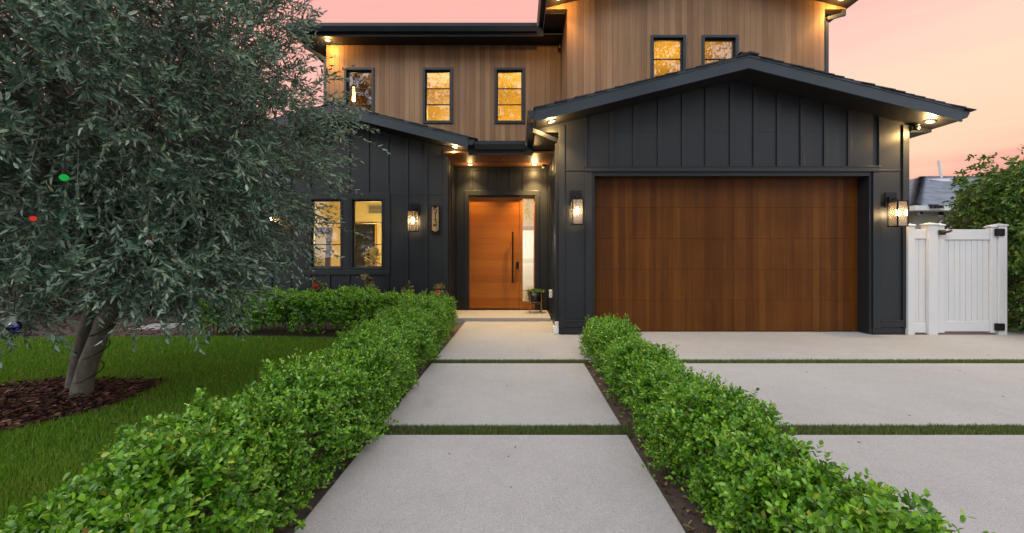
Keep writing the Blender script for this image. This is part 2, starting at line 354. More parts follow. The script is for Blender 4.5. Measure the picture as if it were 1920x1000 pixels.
class MB:
    def __init__(s): s.v = []; s.f = []
    def add(s, vs, fs):
        b = len(s.v); s.v += [tuple(p) for p in vs]; s.f += [tuple(b + i for i in f) for f in fs]; return s
    def box(s, x0, x1, y0, y1, z0, z1):
        return s.add([(x0, y0, z0), (x1, y0, z0), (x1, y1, z0), (x0, y1, z0), (x0, y0, z1), (x1, y0, z1), (x1, y1, z1), (x0, y1, z1)],
                     [(3, 2, 1, 0), (4, 5, 6, 7), (0, 1, 5, 4), (1, 2, 6, 5), (2, 3, 7, 6), (3, 0, 4, 7)])
    def prism(s, poly, y0, y1):          # polygon in XZ (counter-clockwise seen from -Y), extruded along Y
        n = len(poly)
        return s.add([(x, y0, z) for x, z in poly] + [(x, y1, z) for x, z in poly],
                     [tuple(range(n)), tuple(range(2 * n - 1, n - 1, -1))] + [(i, i + n, (i + 1) % n + n, (i + 1) % n) for i in range(n)])
    def prismx(s, poly, x0, x1):         # polygon in YZ extruded along X
        n = len(poly)
        return s.add([(x0, y, z) for y, z in poly] + [(x1, y, z) for y, z in poly],
                     [tuple(range(n - 1, -1, -1)), tuple(range(n, 2 * n))] + [(i, (i + 1) % n, (i + 1) % n + n, i + n) for i in range(n)])
    def tube(s, pts, rad, n=8, cap=True):
        pts = [Vector(p) for p in pts]
        if not hasattr(rad, '__len__'): rad = [rad] * len(pts)
        b = len(s.v); up = Vector((0.3, 0.2, 1)); prev = None
        for i, p in enumerate(pts):
            t = (pts[min(i + 1, len(pts) - 1)] - pts[max(i - 1, 0)]).normalized()
            if prev is None:
                a = t.cross(up)
                if a.length < 1e-3: a = t.cross(Vector((1, 0, 0)))
            else: a = prev - t * prev.dot(t)
            a.normalize(); prev = a; c = t.cross(a)
            for k in range(n):
                w = 2 * math.pi * k / n
                s.v.append(tuple(p + (a * math.cos(w) + c * math.sin(w)) * rad[i]))
        for i in range(len(pts) - 1):
            for k in range(n):
                s.f.append((b + i * n + k, b + i * n + (k + 1) % n, b + (i + 1) * n + (k + 1) % n, b + (i + 1) * n + k))
        if cap:
            s.f.append(tuple(b + k for k in range(n - 1, -1, -1)))
            e = b + (len(pts) - 1) * n; s.f.append(tuple(e + k for k in range(n)))
        return s
    def bar(s, p, q, w, h):              # rectangular bar from p to q
        p, q = Vector(p), Vector(q); t = (q - p).normalized()
        a = t.cross(Vector((0, 1, 0)))
        if a.length < 1e-3: a = t.cross(Vector((1, 0, 0)))
        a.normalize(); c = t.cross(a)
        vs = []
        for o in (p, q):
            for sa, sc in ((-1, -1), (1, -1), (1, 1), (-1, 1)): vs.append(o + a * sa * w / 2 + c * sc * h / 2)
        return s.add(vs, [(3, 2, 1, 0), (4, 5, 6, 7), (0, 1, 5, 4), (1, 2, 6, 5), (2, 3, 7, 6), (3, 0, 4, 7)])
    def lathe(s, c, prof, n=20, axis='Z'):
        b = len(s.v)
        for r, z in prof:
            for k in range(n):
                w = 2 * math.pi * k / n
                if axis == 'Z': s.v.append((c[0] + r * math.cos(w), c[1] + r * math.sin(w), c[2] + z))
                else: s.v.append((c[0] + r * math.cos(w), c[1] + z, c[2] + r * math.sin(w)))
        for i in range(len(prof) - 1):
            for k in range(n):
                q = (b + i * n + k, b + i * n + (k + 1) % n, b + (i + 1) * n + (k + 1) % n, b + (i + 1) * n + k)
                s.f.append(q if axis == 'Z' else q[::-1])
        return s
    def build(s, name, mat, parent=None, bevel=0.0, smooth_=False, loc=None):
        o = link_mesh(name, s.v, s.f, mat, parent, smooth_, loc)
        if bevel:
            m = o.modifiers.new('bevel', 'BEVEL'); m.width = bevel; m.segments = 2; m.limit_method = 'ANGLE'; m.angle_limit = R(40)
        return o
def copy_tree(o, parent=None, label=None, loc=None):
    c = o.copy(); COL.objects.link(c)
    if parent: c.parent = parent
    if loc: c.location = loc
    if label: c['label'] = label
    for ch in list(o.children): copy_tree(ch, c)
    return c
def P(px, py, Y):
    """point of the place at depth Y seen at photograph pixel (px, py) -- used to read the survey off the photo"""
    return ((px - 973) * Y / 750, Y, 1.25 - (py - 480) * Y / 750)
def walls(mb, x0, x1, z0, z1, y0, y1, holes):
    """front wall in XZ with rectangular openings (hx0,hx1,hz0,hz1)"""
    xs = sorted({x0, x1, *[h[0] for h in holes], *[h[1] for h in holes]})
    for a, b in zip(xs, xs[1:]):
        cuts = sorted([(h[2], h[3]) for h in holes if h[0] <= a + 1e-6 and h[1] >= b - 1e-6])
        z = z0
        for c, d in cuts:
            if c > z + 1e-6: mb.box(a, b, y0, y1, z, c)
            z = d
        if z < z1 - 1e-6: mb.box(a, b, y0, y1, z, z1)
    return mb
def spot(name, loc, energy, col, size=130, blend=0.9, parent=None, rad=0.03):
    d = bpy.data.lights.new(name, 'SPOT'); d.energy = energy; d.color = col
    d.spot_size = R(size); d.spot_blend = blend; d.shadow_soft_size = rad
    o = bpy.data.objects.new(name, d); COL.objects.link(o)
    if parent: o.parent = parent; o.location = Vector(loc) - origin(parent)
    else: o.location = loc
    return o
def point(name, loc, energy, col, parent=None, rad=0.03):
    d = bpy.data.lights.new(name, 'POINT'); d.energy = energy; d.color = col; d.shadow_soft_size = rad
    o = bpy.data.objects.new(name, d); COL.objects.link(o)
    if parent: o.parent = parent; o.location = Vector(loc) - origin(parent)
    else: o.location = loc
    return o

# ------------------------------------------------------------------ foliage helpers
def unit(a): return a / np.maximum(np.linalg.norm(a, axis=-1, keepdims=True), 1e-9)
LEAF_SHAPES = {'round': [(0.30, 0.38), (0.72, 0.46)], 'lance': [(0.30, 0.5), (0.68, 0.42)]}
def leaf_arrays(pos, d, n, L, Wd, fold=0.25, shape='round', curl=0.0):
    """two-quad folded leaves: base, two left, tip, two right"""
    d = unit(d); n = unit(n - d * (n * d).sum(-1, keepdims=True)); s = np.cross(d, n)
    (t1, w1), (t2, w2) = LEAF_SHAPES[shape]
    L = L[:, None]; Wd = Wd[:, None]
    cv = lambda t: -curl * t * t * L * n
    v = np.stack([pos,
                  pos + d * L * t1 - s * Wd * w1 + n * Wd * fold * w1 + cv(t1), pos + d * L * t2 - s * Wd * w2 + n * Wd * fold * w2 + cv(t2),
                  pos + d * L + cv(1.0),
                  pos + d * L * t2 + s * Wd * w2 + n * Wd * fold * w2 + cv(t2), pos + d * L * t1 + s * Wd * w1 + n * Wd * fold * w1 + cv(t1)], axis=1)
    return v
def build_leaves(name, v, mat, parent, tip=None):
    N = len(v)
    b = (np.arange(N) * 6)[:, None]
    f = np.concatenate([b + np.array([[0, 3, 2, 1]]), b + np.array([[0, 5, 4, 3]])], axis=0)
    o = link_mesh(name, v.reshape(-1, 3), f, mat, parent)
    if tip is not None:
        at = o.data.attributes.new('tip', 'FLOAT', 'POINT')
        at.data.foreach_set('value', np.repeat(tip, 6).astype(np.float32))
    return o
def sprigs(Pp, D, slen, K, L, Wd, r, droop=0.15, a0=75, a1=28, shape='round', curl=0.1, jit=0.25, tipk=0.8, fold=0.25):
    """opposite leaf pairs up K steps of each sprig; returns leaf verts, tip weights"""
    n = len(Pp); D = unit(D)
    h = unit(np.cross(D, r.normal(size=(n, 3)))); g = np.cross(D, h)
    slen = np.broadcast_to(slen, (n,)); allv = []; tips = []
    fresh = (r.random(n) < tipk) * r.random(n)
    for k in range(K):
        t = (k + 0.6) / K
        base = Pp + D * (slen * t)[:, None]; base[:, 2] -= droop * slen * t * t
        Dk = unit(D + np.array([0, 0, -droop * 2 * t]))
        ph = (k % 2) * math.pi / 2 + r.normal(0, 0.35, n)
        for sgn in (0, math.pi):
            Rr = h * np.cos(ph + sgn)[:, None] + g * np.sin(ph + sgn)[:, None]
            a = np.radians(a0 + (a1 - a0) * t + r.normal(0, 10, n))
            l = Dk * np.cos(a)[:, None] + Rr * np.sin(a)[:, None] + r.normal(0, jit, (n, 3)) * 0.5
            nn = Dk * np.sin(a)[:, None] - Rr * np.cos(a)[:, None] + r.normal(0, jit, (n, 3))
            sc = (1 - 0.25 * abs(t - 0.45)) * r.uniform(0.6, 1.25, n)
            allv.append(leaf_arrays(base, l, nn, L * sc, Wd * sc, fold, shape, curl)); tips.append(fresh * t ** 2)
    return np.concatenate(allv), np.concatenate(tips)
def wob(p, seed, sc):
    r = np.random.default_rng(seed); o = 0
    for i in range(5):
        k = r.normal(size=3) * sc * (1 + i * 0.6); o = o + np.sin(p @ k + r.uniform(0, 6.28)) / (1 + i * 0.6)
    return o / 2.2

# ================================================================== THE SETTING
def structure(mb, name, mat, **k): return tag(mb.build(name, mat, **k), kind='structure')
g = MB(); g.box(-220, 220, -220, 400, -0.4, -0.035); structure(g, 'ground', 'soil')
# walkway and driveway slabs
def slab(name, x0, x1, y0, y1):
    o = structure(MB().box(x0, x1, y0, y1, -0.12, 0.0), name, 'concrete', bevel=0.008); return o
WX0, WX1, DX0, DX1 = -1.02, 0.757, 1.50, 10.5
slab('path', WX0, WX1, -3.0, 2.80); slab('path', WX0, WX1, 2.957, 4.66)
slab('driveway', DX0, DX1, -3.0, 2.80); slab('driveway', DX0, DX1, 2.957, 4.66)
ap = MB(); n_ = [(WX0, 4.83), (DX1, 4.83), (DX1, 6.345), (0.66, 6.345), (0.66, 7.8), (WX0, 7.8)]
ap.add([(x, y, -0.12) for x, y in n_] + [(x, y, 0.0) for x, y in n_], [tuple(range(5, -1, -1)), tuple(range(6, 12))] + [(i, (i + 1) % 6, (i + 1) % 6 + 6, i + 6) for i in range(6)])
structure(ap, 'driveway', 'concrete', bevel=0.008)
structure(MB().box(1.17, 5.62, 6.349, 6.75, -0.1, -0.004), 'driveway', 'concrete')
structure(MB().box(6.2, 12, 6.35, 12, -0.2, -0.012), 'driveway', 'concrete')
structure(MB().box(-6.8, -6.1, 6.95, 7.5, -0.12, -0.012), 'path', 'concrete', bevel=0.008)
# lawn sheet with a cut-out feel: soil sheet, mulch sheet above it
structure(MB().box(-14, -1.72, -2.5, 6.2, -0.1, -0.028), 'lawn', 'lawn_soil')
MC = np.array([-4.32, 3.28]); MR = np.array([0.86, 0.78])
mb = MB(); ang = np.linspace(0, 2 * math.pi, 60, endpoint=False)
mulch_r = lambda a: 1 + 0.04 * np.sin(3 * a + 1) + 0.025 * np.sin(7 * a) + 0.30 * np.exp(-((a - .74) / .28) ** 2)
mb.add([(MC[0] + MR[0] * mulch_r(a) * math.cos(a), MC[1] + MR[1] * mulch_r(a) * math.sin(a), -0.012) for a in ang] + [(MC[0], MC[1], 0.03)],
       [(i, (i + 1) % 60, 60) for i in range(60)])
structure(mb, 'mulch_bed', 'bark_bed')

def in_mulch(x, y, grow=1.0):
    dx, dy = (x - MC[0]) / MR[0], (y - MC[1]) / MR[1]
    a = np.arctan2(dy, dx)
    return dx * dx + dy * dy < (mulch_r(a) * grow) ** 2
# grass blades
def blades(name, x, y, z0, h, w, mat, r, lean=0.35):
    n = len(x); a = r.uniform(0, 6.283, n); b = r.uniform(0, 6.283, n); le = np.abs(r.normal(0, lean, n)) * h
    dx, dy = np.cos(a) * w / 2, np.sin(a) * w / 2; lx, ly = np.cos(b) * le, np.sin(b) * le
    zz = np.full(n, z0)
    v = np.stack([np.stack([x - dx, y - dy, zz], -1), np.stack([x + dx, y + dy, zz], -1),
                  np.stack([x + dx * .7 + lx * .35, y + dy * .7 + ly * .35, zz + h * .6], -1), np.stack([x - dx * .7 + lx * .35, y - dy * .7 + ly * .35, zz + h * .6], -1),
                  np.stack([x + lx, y + ly, zz + h], -1)], 1).reshape(-1, 3)
    b0 = (np.arange(n) * 5)[:, None]
    f = np.concatenate([b0 + np.array([[0, 1, 2]]), b0 + np.array([[0, 2, 3]]), b0 + np.array([[3, 2, 4]])])
    return link_mesh(name, v, f, mat)
r = np.random.default_rng(3)
N = 260000
y = 0.75 + (6.15 - 0.75) * r.random(N) ** 1.25; x = -1.66 - r.random(N) * (0.9 + y * 1.28)
pat = wob(np.stack([x, y, 0 * x], -1), 5, 1.6)
keep = (~in_mulch(x, y, 0.985 + 0.03 * r.random(N))) & (r.random(N) < 0.93 + 0.25 * pat)
x, y, pat = x[keep], y[keep], pat[keep]
hgt = (0.045 + 0.028 * r.random(len(x))) * (1 + 0.25 * pat)
tag(blades('grass', x, y, -0.03, hgt, 0.0045 * (0.7 + 0.25 * y), 'grass_blade', r), kind='stuff')
# artificial turf in the joints
xs, ys = [], []
for x0, x1 in ((WX0 - 0.04, WX1 + 0.05), (DX0 - 0.1, 9.0)):
    for y0, y1, dn in ((2.808, 2.949, 26000), (4.668, 4.822, 11000)):
        n = int((x1 - x0) * (y1 - y0) * dn); xs.append(r.uniform(x0, x1, n)); ys.append(r.uniform(y0, y1, n))
x, y = np.concatenate(xs), np.concatenate(ys)
tag(blades('turf', x, y, -0.035, 0.045 + 0.014 * r.random(len(x)), 0.005, 'turf_blade', r, 0.25), kind='stuff')
# bark mulch chips
n = 4200
a = r.uniform(0, 6.283, n); q = np.sqrt(r.random(n)); x = MC[0] + MR[0] * q * mulch_r(a) * np.cos(a); y = MC[1] + MR[1] * q * mulch_r(a) * np.sin(a)
pos = np.stack([x, y, 0.004 + 0.03 * (1 - q) + r.random(n) * 0.022], -1)
v = leaf_arrays(pos, np.stack([r.normal(size=n), r.normal(size=n), r.normal(0, 0.22, n)], -1), np.stack([r.normal(0, .35, n), r.normal(0, .35, n), np.ones(n)], -1),
                r.uniform(0.03, 0.085, n), r.uniform(0.016, 0.034, n), 0.35)
tag(build_leaves('mulch', v, 'mulch_chip', None), kind='stuff')
n = 2600
pos = np.stack([r.uniform(-13, -4.9, n), 6.25 + 3.2 * r.random(n) ** 1.4, np.full(n, -.03) + r.random(n) * .025], -1)
v = leaf_arrays(pos, np.stack([r.normal(size=n), r.normal(size=n), r.normal(0, 0.22, n)], -1), np.stack([r.normal(0, .35, n), r.normal(0, .35, n), np.ones(n)], -1),
                r.uniform(0.04, 0.11, n), r.uniform(0.02, 0.045, n), 0.35)
tag(build_leaves('mulch', v, 'mulch_chip', None), kind='stuff')
# leaf litter in the planting strips
n = 1500
sx = np.concatenate([r.uniform(0.77, 1.0, 600), r.uniform(-1.2, -1.03, 400), r.uniform(-9, -4.6, 500)])
sy = np.concatenate([r.uniform(0.8, 5, 600), r.uniform(0.8, 6.8, 400), r.uniform(6.3, 9.5, 500)])
v = leaf_arrays(np.stack([sx, sy, np.full(n, -0.026) + r.random(n) * 0.02], -1), np.stack([r.normal(size=n), r.normal(size=n), r.normal(0, 0.2, n)], -1),
                np.stack([r.normal(0, .5, n), r.normal(0, .5, n), np.ones(n)], -1), r.uniform(0.018, 0.05, n), r.uniform(0.01, 0.02, n), 0.4)
tag(build_leaves('leaf_litter', v, 'dry_leaf', None), kind='stuff')
n = 70
lx_ = np.concatenate([r.uniform(-5.2, -2.0, 34), r.uniform(-.9, .7, 12), r.uniform(1.7, 7.0, 24)]); ly_ = np.concatenate([r.uniform(2.0, 6.0, 34), r.uniform(2.0, 7.2, 12), r.uniform(2.0, 6.2, 24)])
lz_ = np.concatenate([np.full(34, .02), np.full(36, .004)])
v = leaf_arrays(np.stack([lx_, ly_, lz_], -1), np.stack([r.normal(size=n), r.normal(size=n), r.normal(0, 0.08, n)], -1), np.stack([r.normal(0, .25, n), r.normal(0, .25, n), np.ones(n)], -1),
                np.concatenate([r.uniform(.03, .06, 34), r.uniform(.012, .032, 36)]), np.concatenate([r.uniform(.015, .028, 34), r.uniform(.006, .014, 36)]), 0.4, 'round', .3)
tag(build_leaves('fallen_leaves', v, 'dry_leaf', None), kind='stuff')
# round utility cover in the driveway
c0 = P(1356, 651, 5.48)
cov = tag(MB().lathe((c0[0], 5.48, 0), [(0.0, 0.004), (0.085, 0.004), (0.090, 0.001), (0.096, 0.004), (0.115, 0.004), (0.125, 0.0)], 28).build('cleanout_cover', 'concrete'),
          'small round pale cleanout cover set in the driveway before the garage door', 'drain cover')

# ================================================================== THE HOUSE
YG, YF = 6.38, 5.95          # garage wall / rake fascia
YL, YW = 7.73, 7.30          # bedroom wing wall / rake fascia
YP = 8.70                    # entry back wall
YU, YE = 8.60, 8.17          # upper wall / eave fascia
YT, YTF = 7.51, 7.08         # tall upper wall / rake fascia
house = thing('house', (1.0, 8.0, 0.0), 'two-storey house in charcoal board siding and cedar planks with a wooden garage door', 'house')

def gable_roof(xl, xr, zu, y0, y1, pitch=0.25, th=0.185, courses=True, gl=True, gr=True, gy1=None, strips=()):
    """roof > soffit, fascia, drip edge, gutters. zu = underside height at the eaves"""
    pk = (xl + xr) / 2; rise = (pk - xl) * pitch
    so = MB().prism([(xl + .02, zu), (pk, zu + rise - .005), (xr - .02, zu), (xr - .02, zu + th - .02), (pk, zu + rise + th - .02), (xl + .02, zu + th - .02)], y0 + .03, y1)
    for a, b, ya, yb in strips:
        za, zb = zu + min(a - xl, xr - a) * pitch, zu + min(b - xl, xr - b) * pitch
        so.prism([(a, za), (b, zb), (b, zb + th - .02), (a, za + th - .02)], ya, yb)
    sh = MB(); n = int((pk - xl) / 0.15); rr = random.Random(int(xl * 100))
    def lay(ya, yb, xa, xb, side):
        for i in range(-1, n + 1):
            a = xl + i * 0.15 - .025; b = a + 0.19
            if side > 0: a, b = max(a, xl - .03), min(b, pk + .01)
            if b - a < .02: continue
            mx = lambda x: x if side > 0 else xl + xr - x
            if not (xa <= mx((a + b) / 2) <= xb): continue
            y_ = ya - rr.uniform(0.012, 0.035)
            z1 = zu + th + (a - xl) * pitch; z2 = zu + th + (b - xl) * pitch
            poly = [(a, z1 + .002), (b, z2 - .008), (b, z2 + .004), (a, z1 + .018)]
            if side < 0: poly = [(xl + xr - px_, pz) for px_, pz in poly][::-1]
            sh.prism(poly, y_, yb)
    lay(y0, y1, xl - 1, pk + 1, 1); lay(y0, y1, pk - 1, xr + 1, -1)
    for a, b, ya, yb in strips: lay(ya, yb, a - .05, b + .05, 1 if a < pk else -1)
    sh.prism([(pk - .13, zu + rise + th - .016), (pk, zu + rise + th + .012), (pk + .13, zu + rise + th - .016), (pk + .13, zu + rise + th + .004), (pk, zu + rise + th + .036), (pk - .13, zu + rise + th + .004)], y0 - .04, y1)
    roof = sh.build('roof', 'dark_shingle', house)
    so.build('soffit', 'soffit_paint', roof)
    fa = MB().prism([(xl, zu - .012), (pk, zu + rise - .012), (pk, zu + rise + th - .022), (xl, zu + th - .022)], y0, y0 + .03)
    fa.prism([(pk, zu + rise - .012), (xr, zu - .012), (xr, zu + th - .022), (pk, zu + rise + th - .022)], y0, y0 + .03)
    fa.build('fascia', 'fascia_paint_skylit', roof)
    dr = MB().prism([(xl - .01, zu + th - .022), (pk, zu + rise + th - .022), (pk, zu + rise + th - .002), (xl - .01, zu + th - .002)], y0 - .012, y0 + .03)
    dr.prism([(pk, zu + rise + th - .022), (xr + .01, zu + th - .022), (xr + .01, zu + th - .002), (pk, zu + rise + th - .002)], y0 - .012, y0 + .03)
    dr.build('drip_edge', 'fascia_paint_skylit', roof)
    dl = MB().prism([(xl - .01, zu + th - .030), (pk, zu + rise + th - .030), (pk, zu + rise + th - .0225), (xl - .01, zu + th - .0225)], y0 - .010, y0 - .001)
    dl.prism([(pk, zu + rise + th - .030), (xr + .01, zu + th - .030), (xr + .01, zu + th - .0225), (pk, zu + rise + th - .0225)], y0 - .010, y0 - .001)
    dl.build('drip_lip', 'drip_metal', roof)
    gy1 = gy1 or y1
    for on, s, xe in ((gl, -1, xl), (gr, 1, xr)):
        if on:
            top = zu + th - .03
            pr = [(0, top - .11), (.08, top - .11), (.115, top - .05), (.12, top), (.10, top), (.095, top - .04), (.07, top - .097), (.0, top - .097)]
            pr = [(xe + s * (.003 + u), z) for u, z in pr]
            if s > 0: pass
            else: pr = pr[::-1]
            gb = MB().prism(pr, y0 + .02, gy1)
            cap = [(0, top - .11), (.08, top - .11), (.115, top - .05), (.12, top), (0, top)]
            cap = [(xe + s * (.003 + u), z) for u, z in cap]
            gb.prism(cap if s > 0 else cap[::-1], y0 + .012, y0 + .019)
            gb.build('gutter', 'trim_paint', roof)
    return roof
def eave_box(xa, xb, z, y0, y1, zt):     # flat soffit under a side eave
    return MB().box(xa, xb, y0, y1, z, z + 0.02)

# ---- garage
GL, GR = 0.655, 6.18
gw = MB()
OPX0, OPX1, OPZ = 1.165, 5.63, 2.575
walls(gw, GL, GR, 0.0, 3.22, YG, YG + .15, [(OPX0, OPX1, 0.0, OPZ)])
gw.prism([(0.262, 3.222), (6.584, 3.222), (6.584, 3.262), (3.423, 4.05), (0.262, 3.262)], YG, YG + .12)
gw.box(GL, GL + .15, YG + .152, YP + .2, 0.0, 3.2)
gw.box(GR - .15, GR, YG + .152, 12.5, 0.0, 3.2)
gw.box(0.262, 0.70, YG + .125, 7.50, 3.224, 3.245)      # flat side soffits
gw.box(6.13, 6.584, YG + .125, 12.5, 3.224, 3.245)
gwall = gw.build('garage_wall', 'charcoal_paint', house)
bt = MB(); e = YG - .022
under = lambda X: 3.262 + .25 * (min(X, 6.846 - X) - .246) - .012
for px in (1146, 1190, 1236, 1281, 1325, 1371, 1415, 1459, 1503, 1547, 1592):
    X = (px - 973) / 117.6; bt.box(X - .03, X + .03, e, YG, 2.662, under(X) - .012)
for X0, X1 in ((GL - .024, GL + .075), (1.055, OPX0 - .001), (OPX1 + .001, 5.74), (GR - .075, GR + .024)):      # corner and jamb boards
    bt.box(X0, X1, e - .004, YG, 0.10, under((X0 + X1) / 2) - .03 if (X0 < 0.7 or X1 > 6.1) else 2.585)
bt.box(1.055, 5.74, e - .012, YG, 2.590, 2.660)          # header board
bt.box(1.045, 5.75, e - .018, YG, 2.662, 2.674)          # drip cap
for X0, X1 in ((GL + .076, 1.054), (5.741, GR - .076)):
    bt.box(X0, X1, e - .002, YG, 0.12, 0.205); bt.box(X0, X1, e - .010, YG, 0.206, 0.226)
    bt.box(X0, X1, YG - .008, YG, 2.606, 2.622)
for X0, X1 in ((GL - .02, 1.16), (5.635, GR + .02)): bt.box(X0, X1, YG - .010, YG, 0.004, 0.098)
bt.box(1.055, 1.075, e - .004, YG, 2.676, under(1.06)); bt.box(5.72, 5.74, e - .004, YG, 2.676, under(5.73))
bt.build('batten', 'charcoal_paint', gwall, bevel=0.003)
jb = MB(); jb.box(OPX0, OPX0 + .04, YG + .002, YG + .30, 0.004, OPZ - .05); jb.box(OPX1 - .04, OPX1, YG + .002, YG + .30, 0.004, OPZ - .05)
jb.box(OPX0, OPX1, YG + .002, YG + .30, OPZ - .048, OPZ); jb.build('garage_door_frame', 'charcoal_paint', house)
# side battens towards the entry
sb = MB()
for i in range(7):
    yy = YG + .16 + i * 0.345; sb.box(GL - .022, GL, yy, yy + .055, 0.10, 3.17)
sb.box(GL - .018, GL, YG + .06, YP - .05, 0.004, 0.097)
sb.build('entry_batten', 'charcoal_paint', house, bevel=0.003)
gd = thing('garage_door', (3.4, 6.6, 0), None, None); gd.parent = house; gd.location = Vector((3.4, 6.6, 0)) - house.location
z = 0.012; ph = (2.555 - .012) / 5
for i in range(5):
    MB().box(OPX0 + .042, OPX1 - .042, 6.60, 6.65, z, z + ph - .0025).build('panel', 'garage_wood', gd, bevel=0.002); z += ph
MB().box(OPX0 + .042, OPX1 - .042, 6.605, 6.645, 0.0, 0.011).box(OPX0 + .001, OPX1 - .001, 6.652, 6.672, 0.0, 2.56).build('seal_and_light_block', 'black_metal', gd)  # floor seal plus an added full backing that stops light between sections
gable_roof(0.246, 6.60, 3.262, YF, 7.505, gl=True, gr=True, gy1=7.50, strips=((0.266, 0.905, 7.51, 8.59), (5.745, 6.58, 7.51, 12.5)))
MB().box(6.60, 6.73, 7.51, 12.5, 3.28, 3.41).build('gutter', 'trim_paint', house)
# ---- downspouts
def downspout(pts, w=0.062, h=0.05):
    m_ = MB()
    for a_, b_ in zip(pts, pts[1:]): m_.bar(a_, b_, w, h)
    return m_
ds = downspout([(0.185, 6.16, 3.29), (0.185, 6.16, 3.16)]); ds.bar((0.185, 6.16, 3.19), (0.60, 6.42, 3.10), .062, .05); ds.bar((0.612, 6.44, 3.13), (0.612, 6.44, 0.20), .066, .05)
dso = ds.build('downspout', 'charcoal_paint', house)
MB().box(0.58, 0.645, 6.405, 6.475, 0.12, 0.20).box(0.555, 0.645, 6.39, 6.485, 0.004, 0.118).build('drain_adapter', 'white_plastic', dso, bevel=0.006)
ds = downspout([(6.06, 7.47, 5.83), (6.06, 7.47, 5.73)]); ds.bar((6.06, 7.47, 5.76), (5.77, 7.50, 5.69), .062, .05); ds.bar((5.775, 7.52, 5.72), (5.775, 7.52, 3.55), .062, .05)
ds.build('downspout', 'trim_paint', house)
ds = downspout([(-4.50, 8.45, 5.80), (-4.50, 8.45, 5.62)]); ds.bar((-4.50, 8.45, 5.65), (-4.18, 8.62, 5.50), .06, .05); ds.bar((-4.175, 8.63, 5.53), (-4.175, 8.63, 3.7), .06, .05)
ds.build('downspout', 'trim_paint', house)

# ---- bedroom wing
LW0, LW1 = -5.38, -1.39
WIN = [(-4.06, -3.39, 0.972, 2.384), (-3.27, -2.59, 0.972, 2.384)]
ww = MB(); walls(ww, LW0, LW1, 0.0, 3.20, YL, YL + .15, WIN)
ww.prism([(-5.79, 3.202), (-0.95, 3.202), (-0.95, 3.236), (-3.37, 3.845), (-5.79, 3.236)], YL, YL + .12)
ww.box(LW1 - .15, LW1, YL + .152, YP + .2, 0.0, 3.18)
ww.box(LW0, LW0 + .15, YL + .152, 12.5, 0.0, 3.18)
ww.box(-1.44, -0.95, YL + .125, 8.6, 3.204, 3.22); ww.box(-5.79, -5.33, YL + .125, 12.5, 3.204, 3.22)
wwall = ww.build('wing_wall', 'charcoal_paint', house)
bt = MB(); e = YL - .022
uw = lambda X: 3.236 + .25 * (min(X + 5.81, -.93 - X)) - .02
for i in range(10):
    X = -1.79 - .376 * i
    if X < LW0 + .1: break
    hole = [h for h in WIN if h[0] - .12 < X < h[1] + .12]
    if hole:
        bt.box(X - .03, X + .03, e, YL, 2.462, uw(X)); bt.box(X - .03, X + .03, e, YL, 0.10, 0.885)
    else: bt.box(X - .03, X + .03, e, YL, 0.10, uw(X))
bt.box(-4.16, -2.49, e - .006, YL, 2.386, 2.46); bt.box(-4.16, -2.49, e - .006, YL, 0.887, 0.970)
for X0, X1 in ((-4.16, -4.062), (-3.388, -3.272), (-2.588, -2.49)): bt.box(X0, X1, e - .004, YL, 0.971, 2.385)
bt.box(LW1 - .075, LW1 + .022, e - .004, YL, 0.06, uw(LW1) - .02); bt.box(LW0 - .022, LW0 + .075, e - .004, YL, 0.06, uw(LW0) - .02)
bt.box(-2.49, LW1 - .076, YL - .007, YL, 2.43, 2.444)
bt.build('batten', 'charcoal_paint', wwall, bevel=0.003)
sb = MB()
for i in range(3):
    yy = YL + .12 + i * 0.33; sb.box(LW1, LW1 + .022, yy, yy + .055, 0.075, 3.14)
sb.build('entry_batten', 'charcoal_paint', house, bevel=0.003)
gable_roof(-5.81, -0.93, 3.236, YW, 8.59, gy1=8.5, strips=((-5.79, -4.15, 8.6, 12.5),))

# ---- windows
def window(x0, x1, z0, z1, y, lites=3, fw=0.05, trim='frame_paint'):
    f = MB()
    f.box(x0, x0 + fw, y - .03, y + .10, z0, z1); f.box(x1 - fw, x1, y - .03, y + .10, z0, z1)
    f.box(x0 + fw, x1 - fw, y - .03, y + .10, z1 - fw, z1); f.box(x0 + fw, x1 - fw, y - .03, y + .10, z0, z0 + fw)
    a, b, c, d = x0 + fw, x1 - fw, z0 + fw, z1 - fw
    o = f.build('window', trim, house, bevel=0.004)
    s = MB(); w = 0.028
    s.box(a, a + w, y + .03, y + .075, c, d); s.box(b - w, b, y + .03, y + .075, c, d)
    s.box(a + w, b - w, y + .03, y + .075, d - w, d); s.box(a + w, b - w, y + .03, y + .075, c, c + w)
    for k in range(1, lites):
        zz_ = c + w + (d - c - 2 * w) * k / lites; s.box(a + w, b - w, y + .036, y + .07, zz_ - .009, zz_ + .009)
    s.build('sash', 'frame_paint', o, bevel=0.003)
    gl_ = MB(); ya = y + .053
    gl_.add([(a + w - .004, ya, c + w - .004), (b - w + .004, ya, c + w - .004), (b - w + .004, ya, d - w + .004), (a + w - .004, ya, d - w + .004)], [(0, 1, 2, 3)])
    gl_.build('pane', 'window_glass', o)
    return o
for w_ in WIN: window(*w_, YL)
UWIN = [(-3.75, -3.11, 4.094, 5.287), (-2.064, -1.422, 4.094, 5.287), (-.5275, .126, 4.094, 5.287)]
TWIN = [(2.47, 3.13, 4.2, 5.385), (3.43, 4.11, 4.2, 5.385)]
for w_ in UWIN: window(*w_, YU, trim='trim_paint')
for w_ in TWIN: window(*w_, YT, trim='trim_paint')

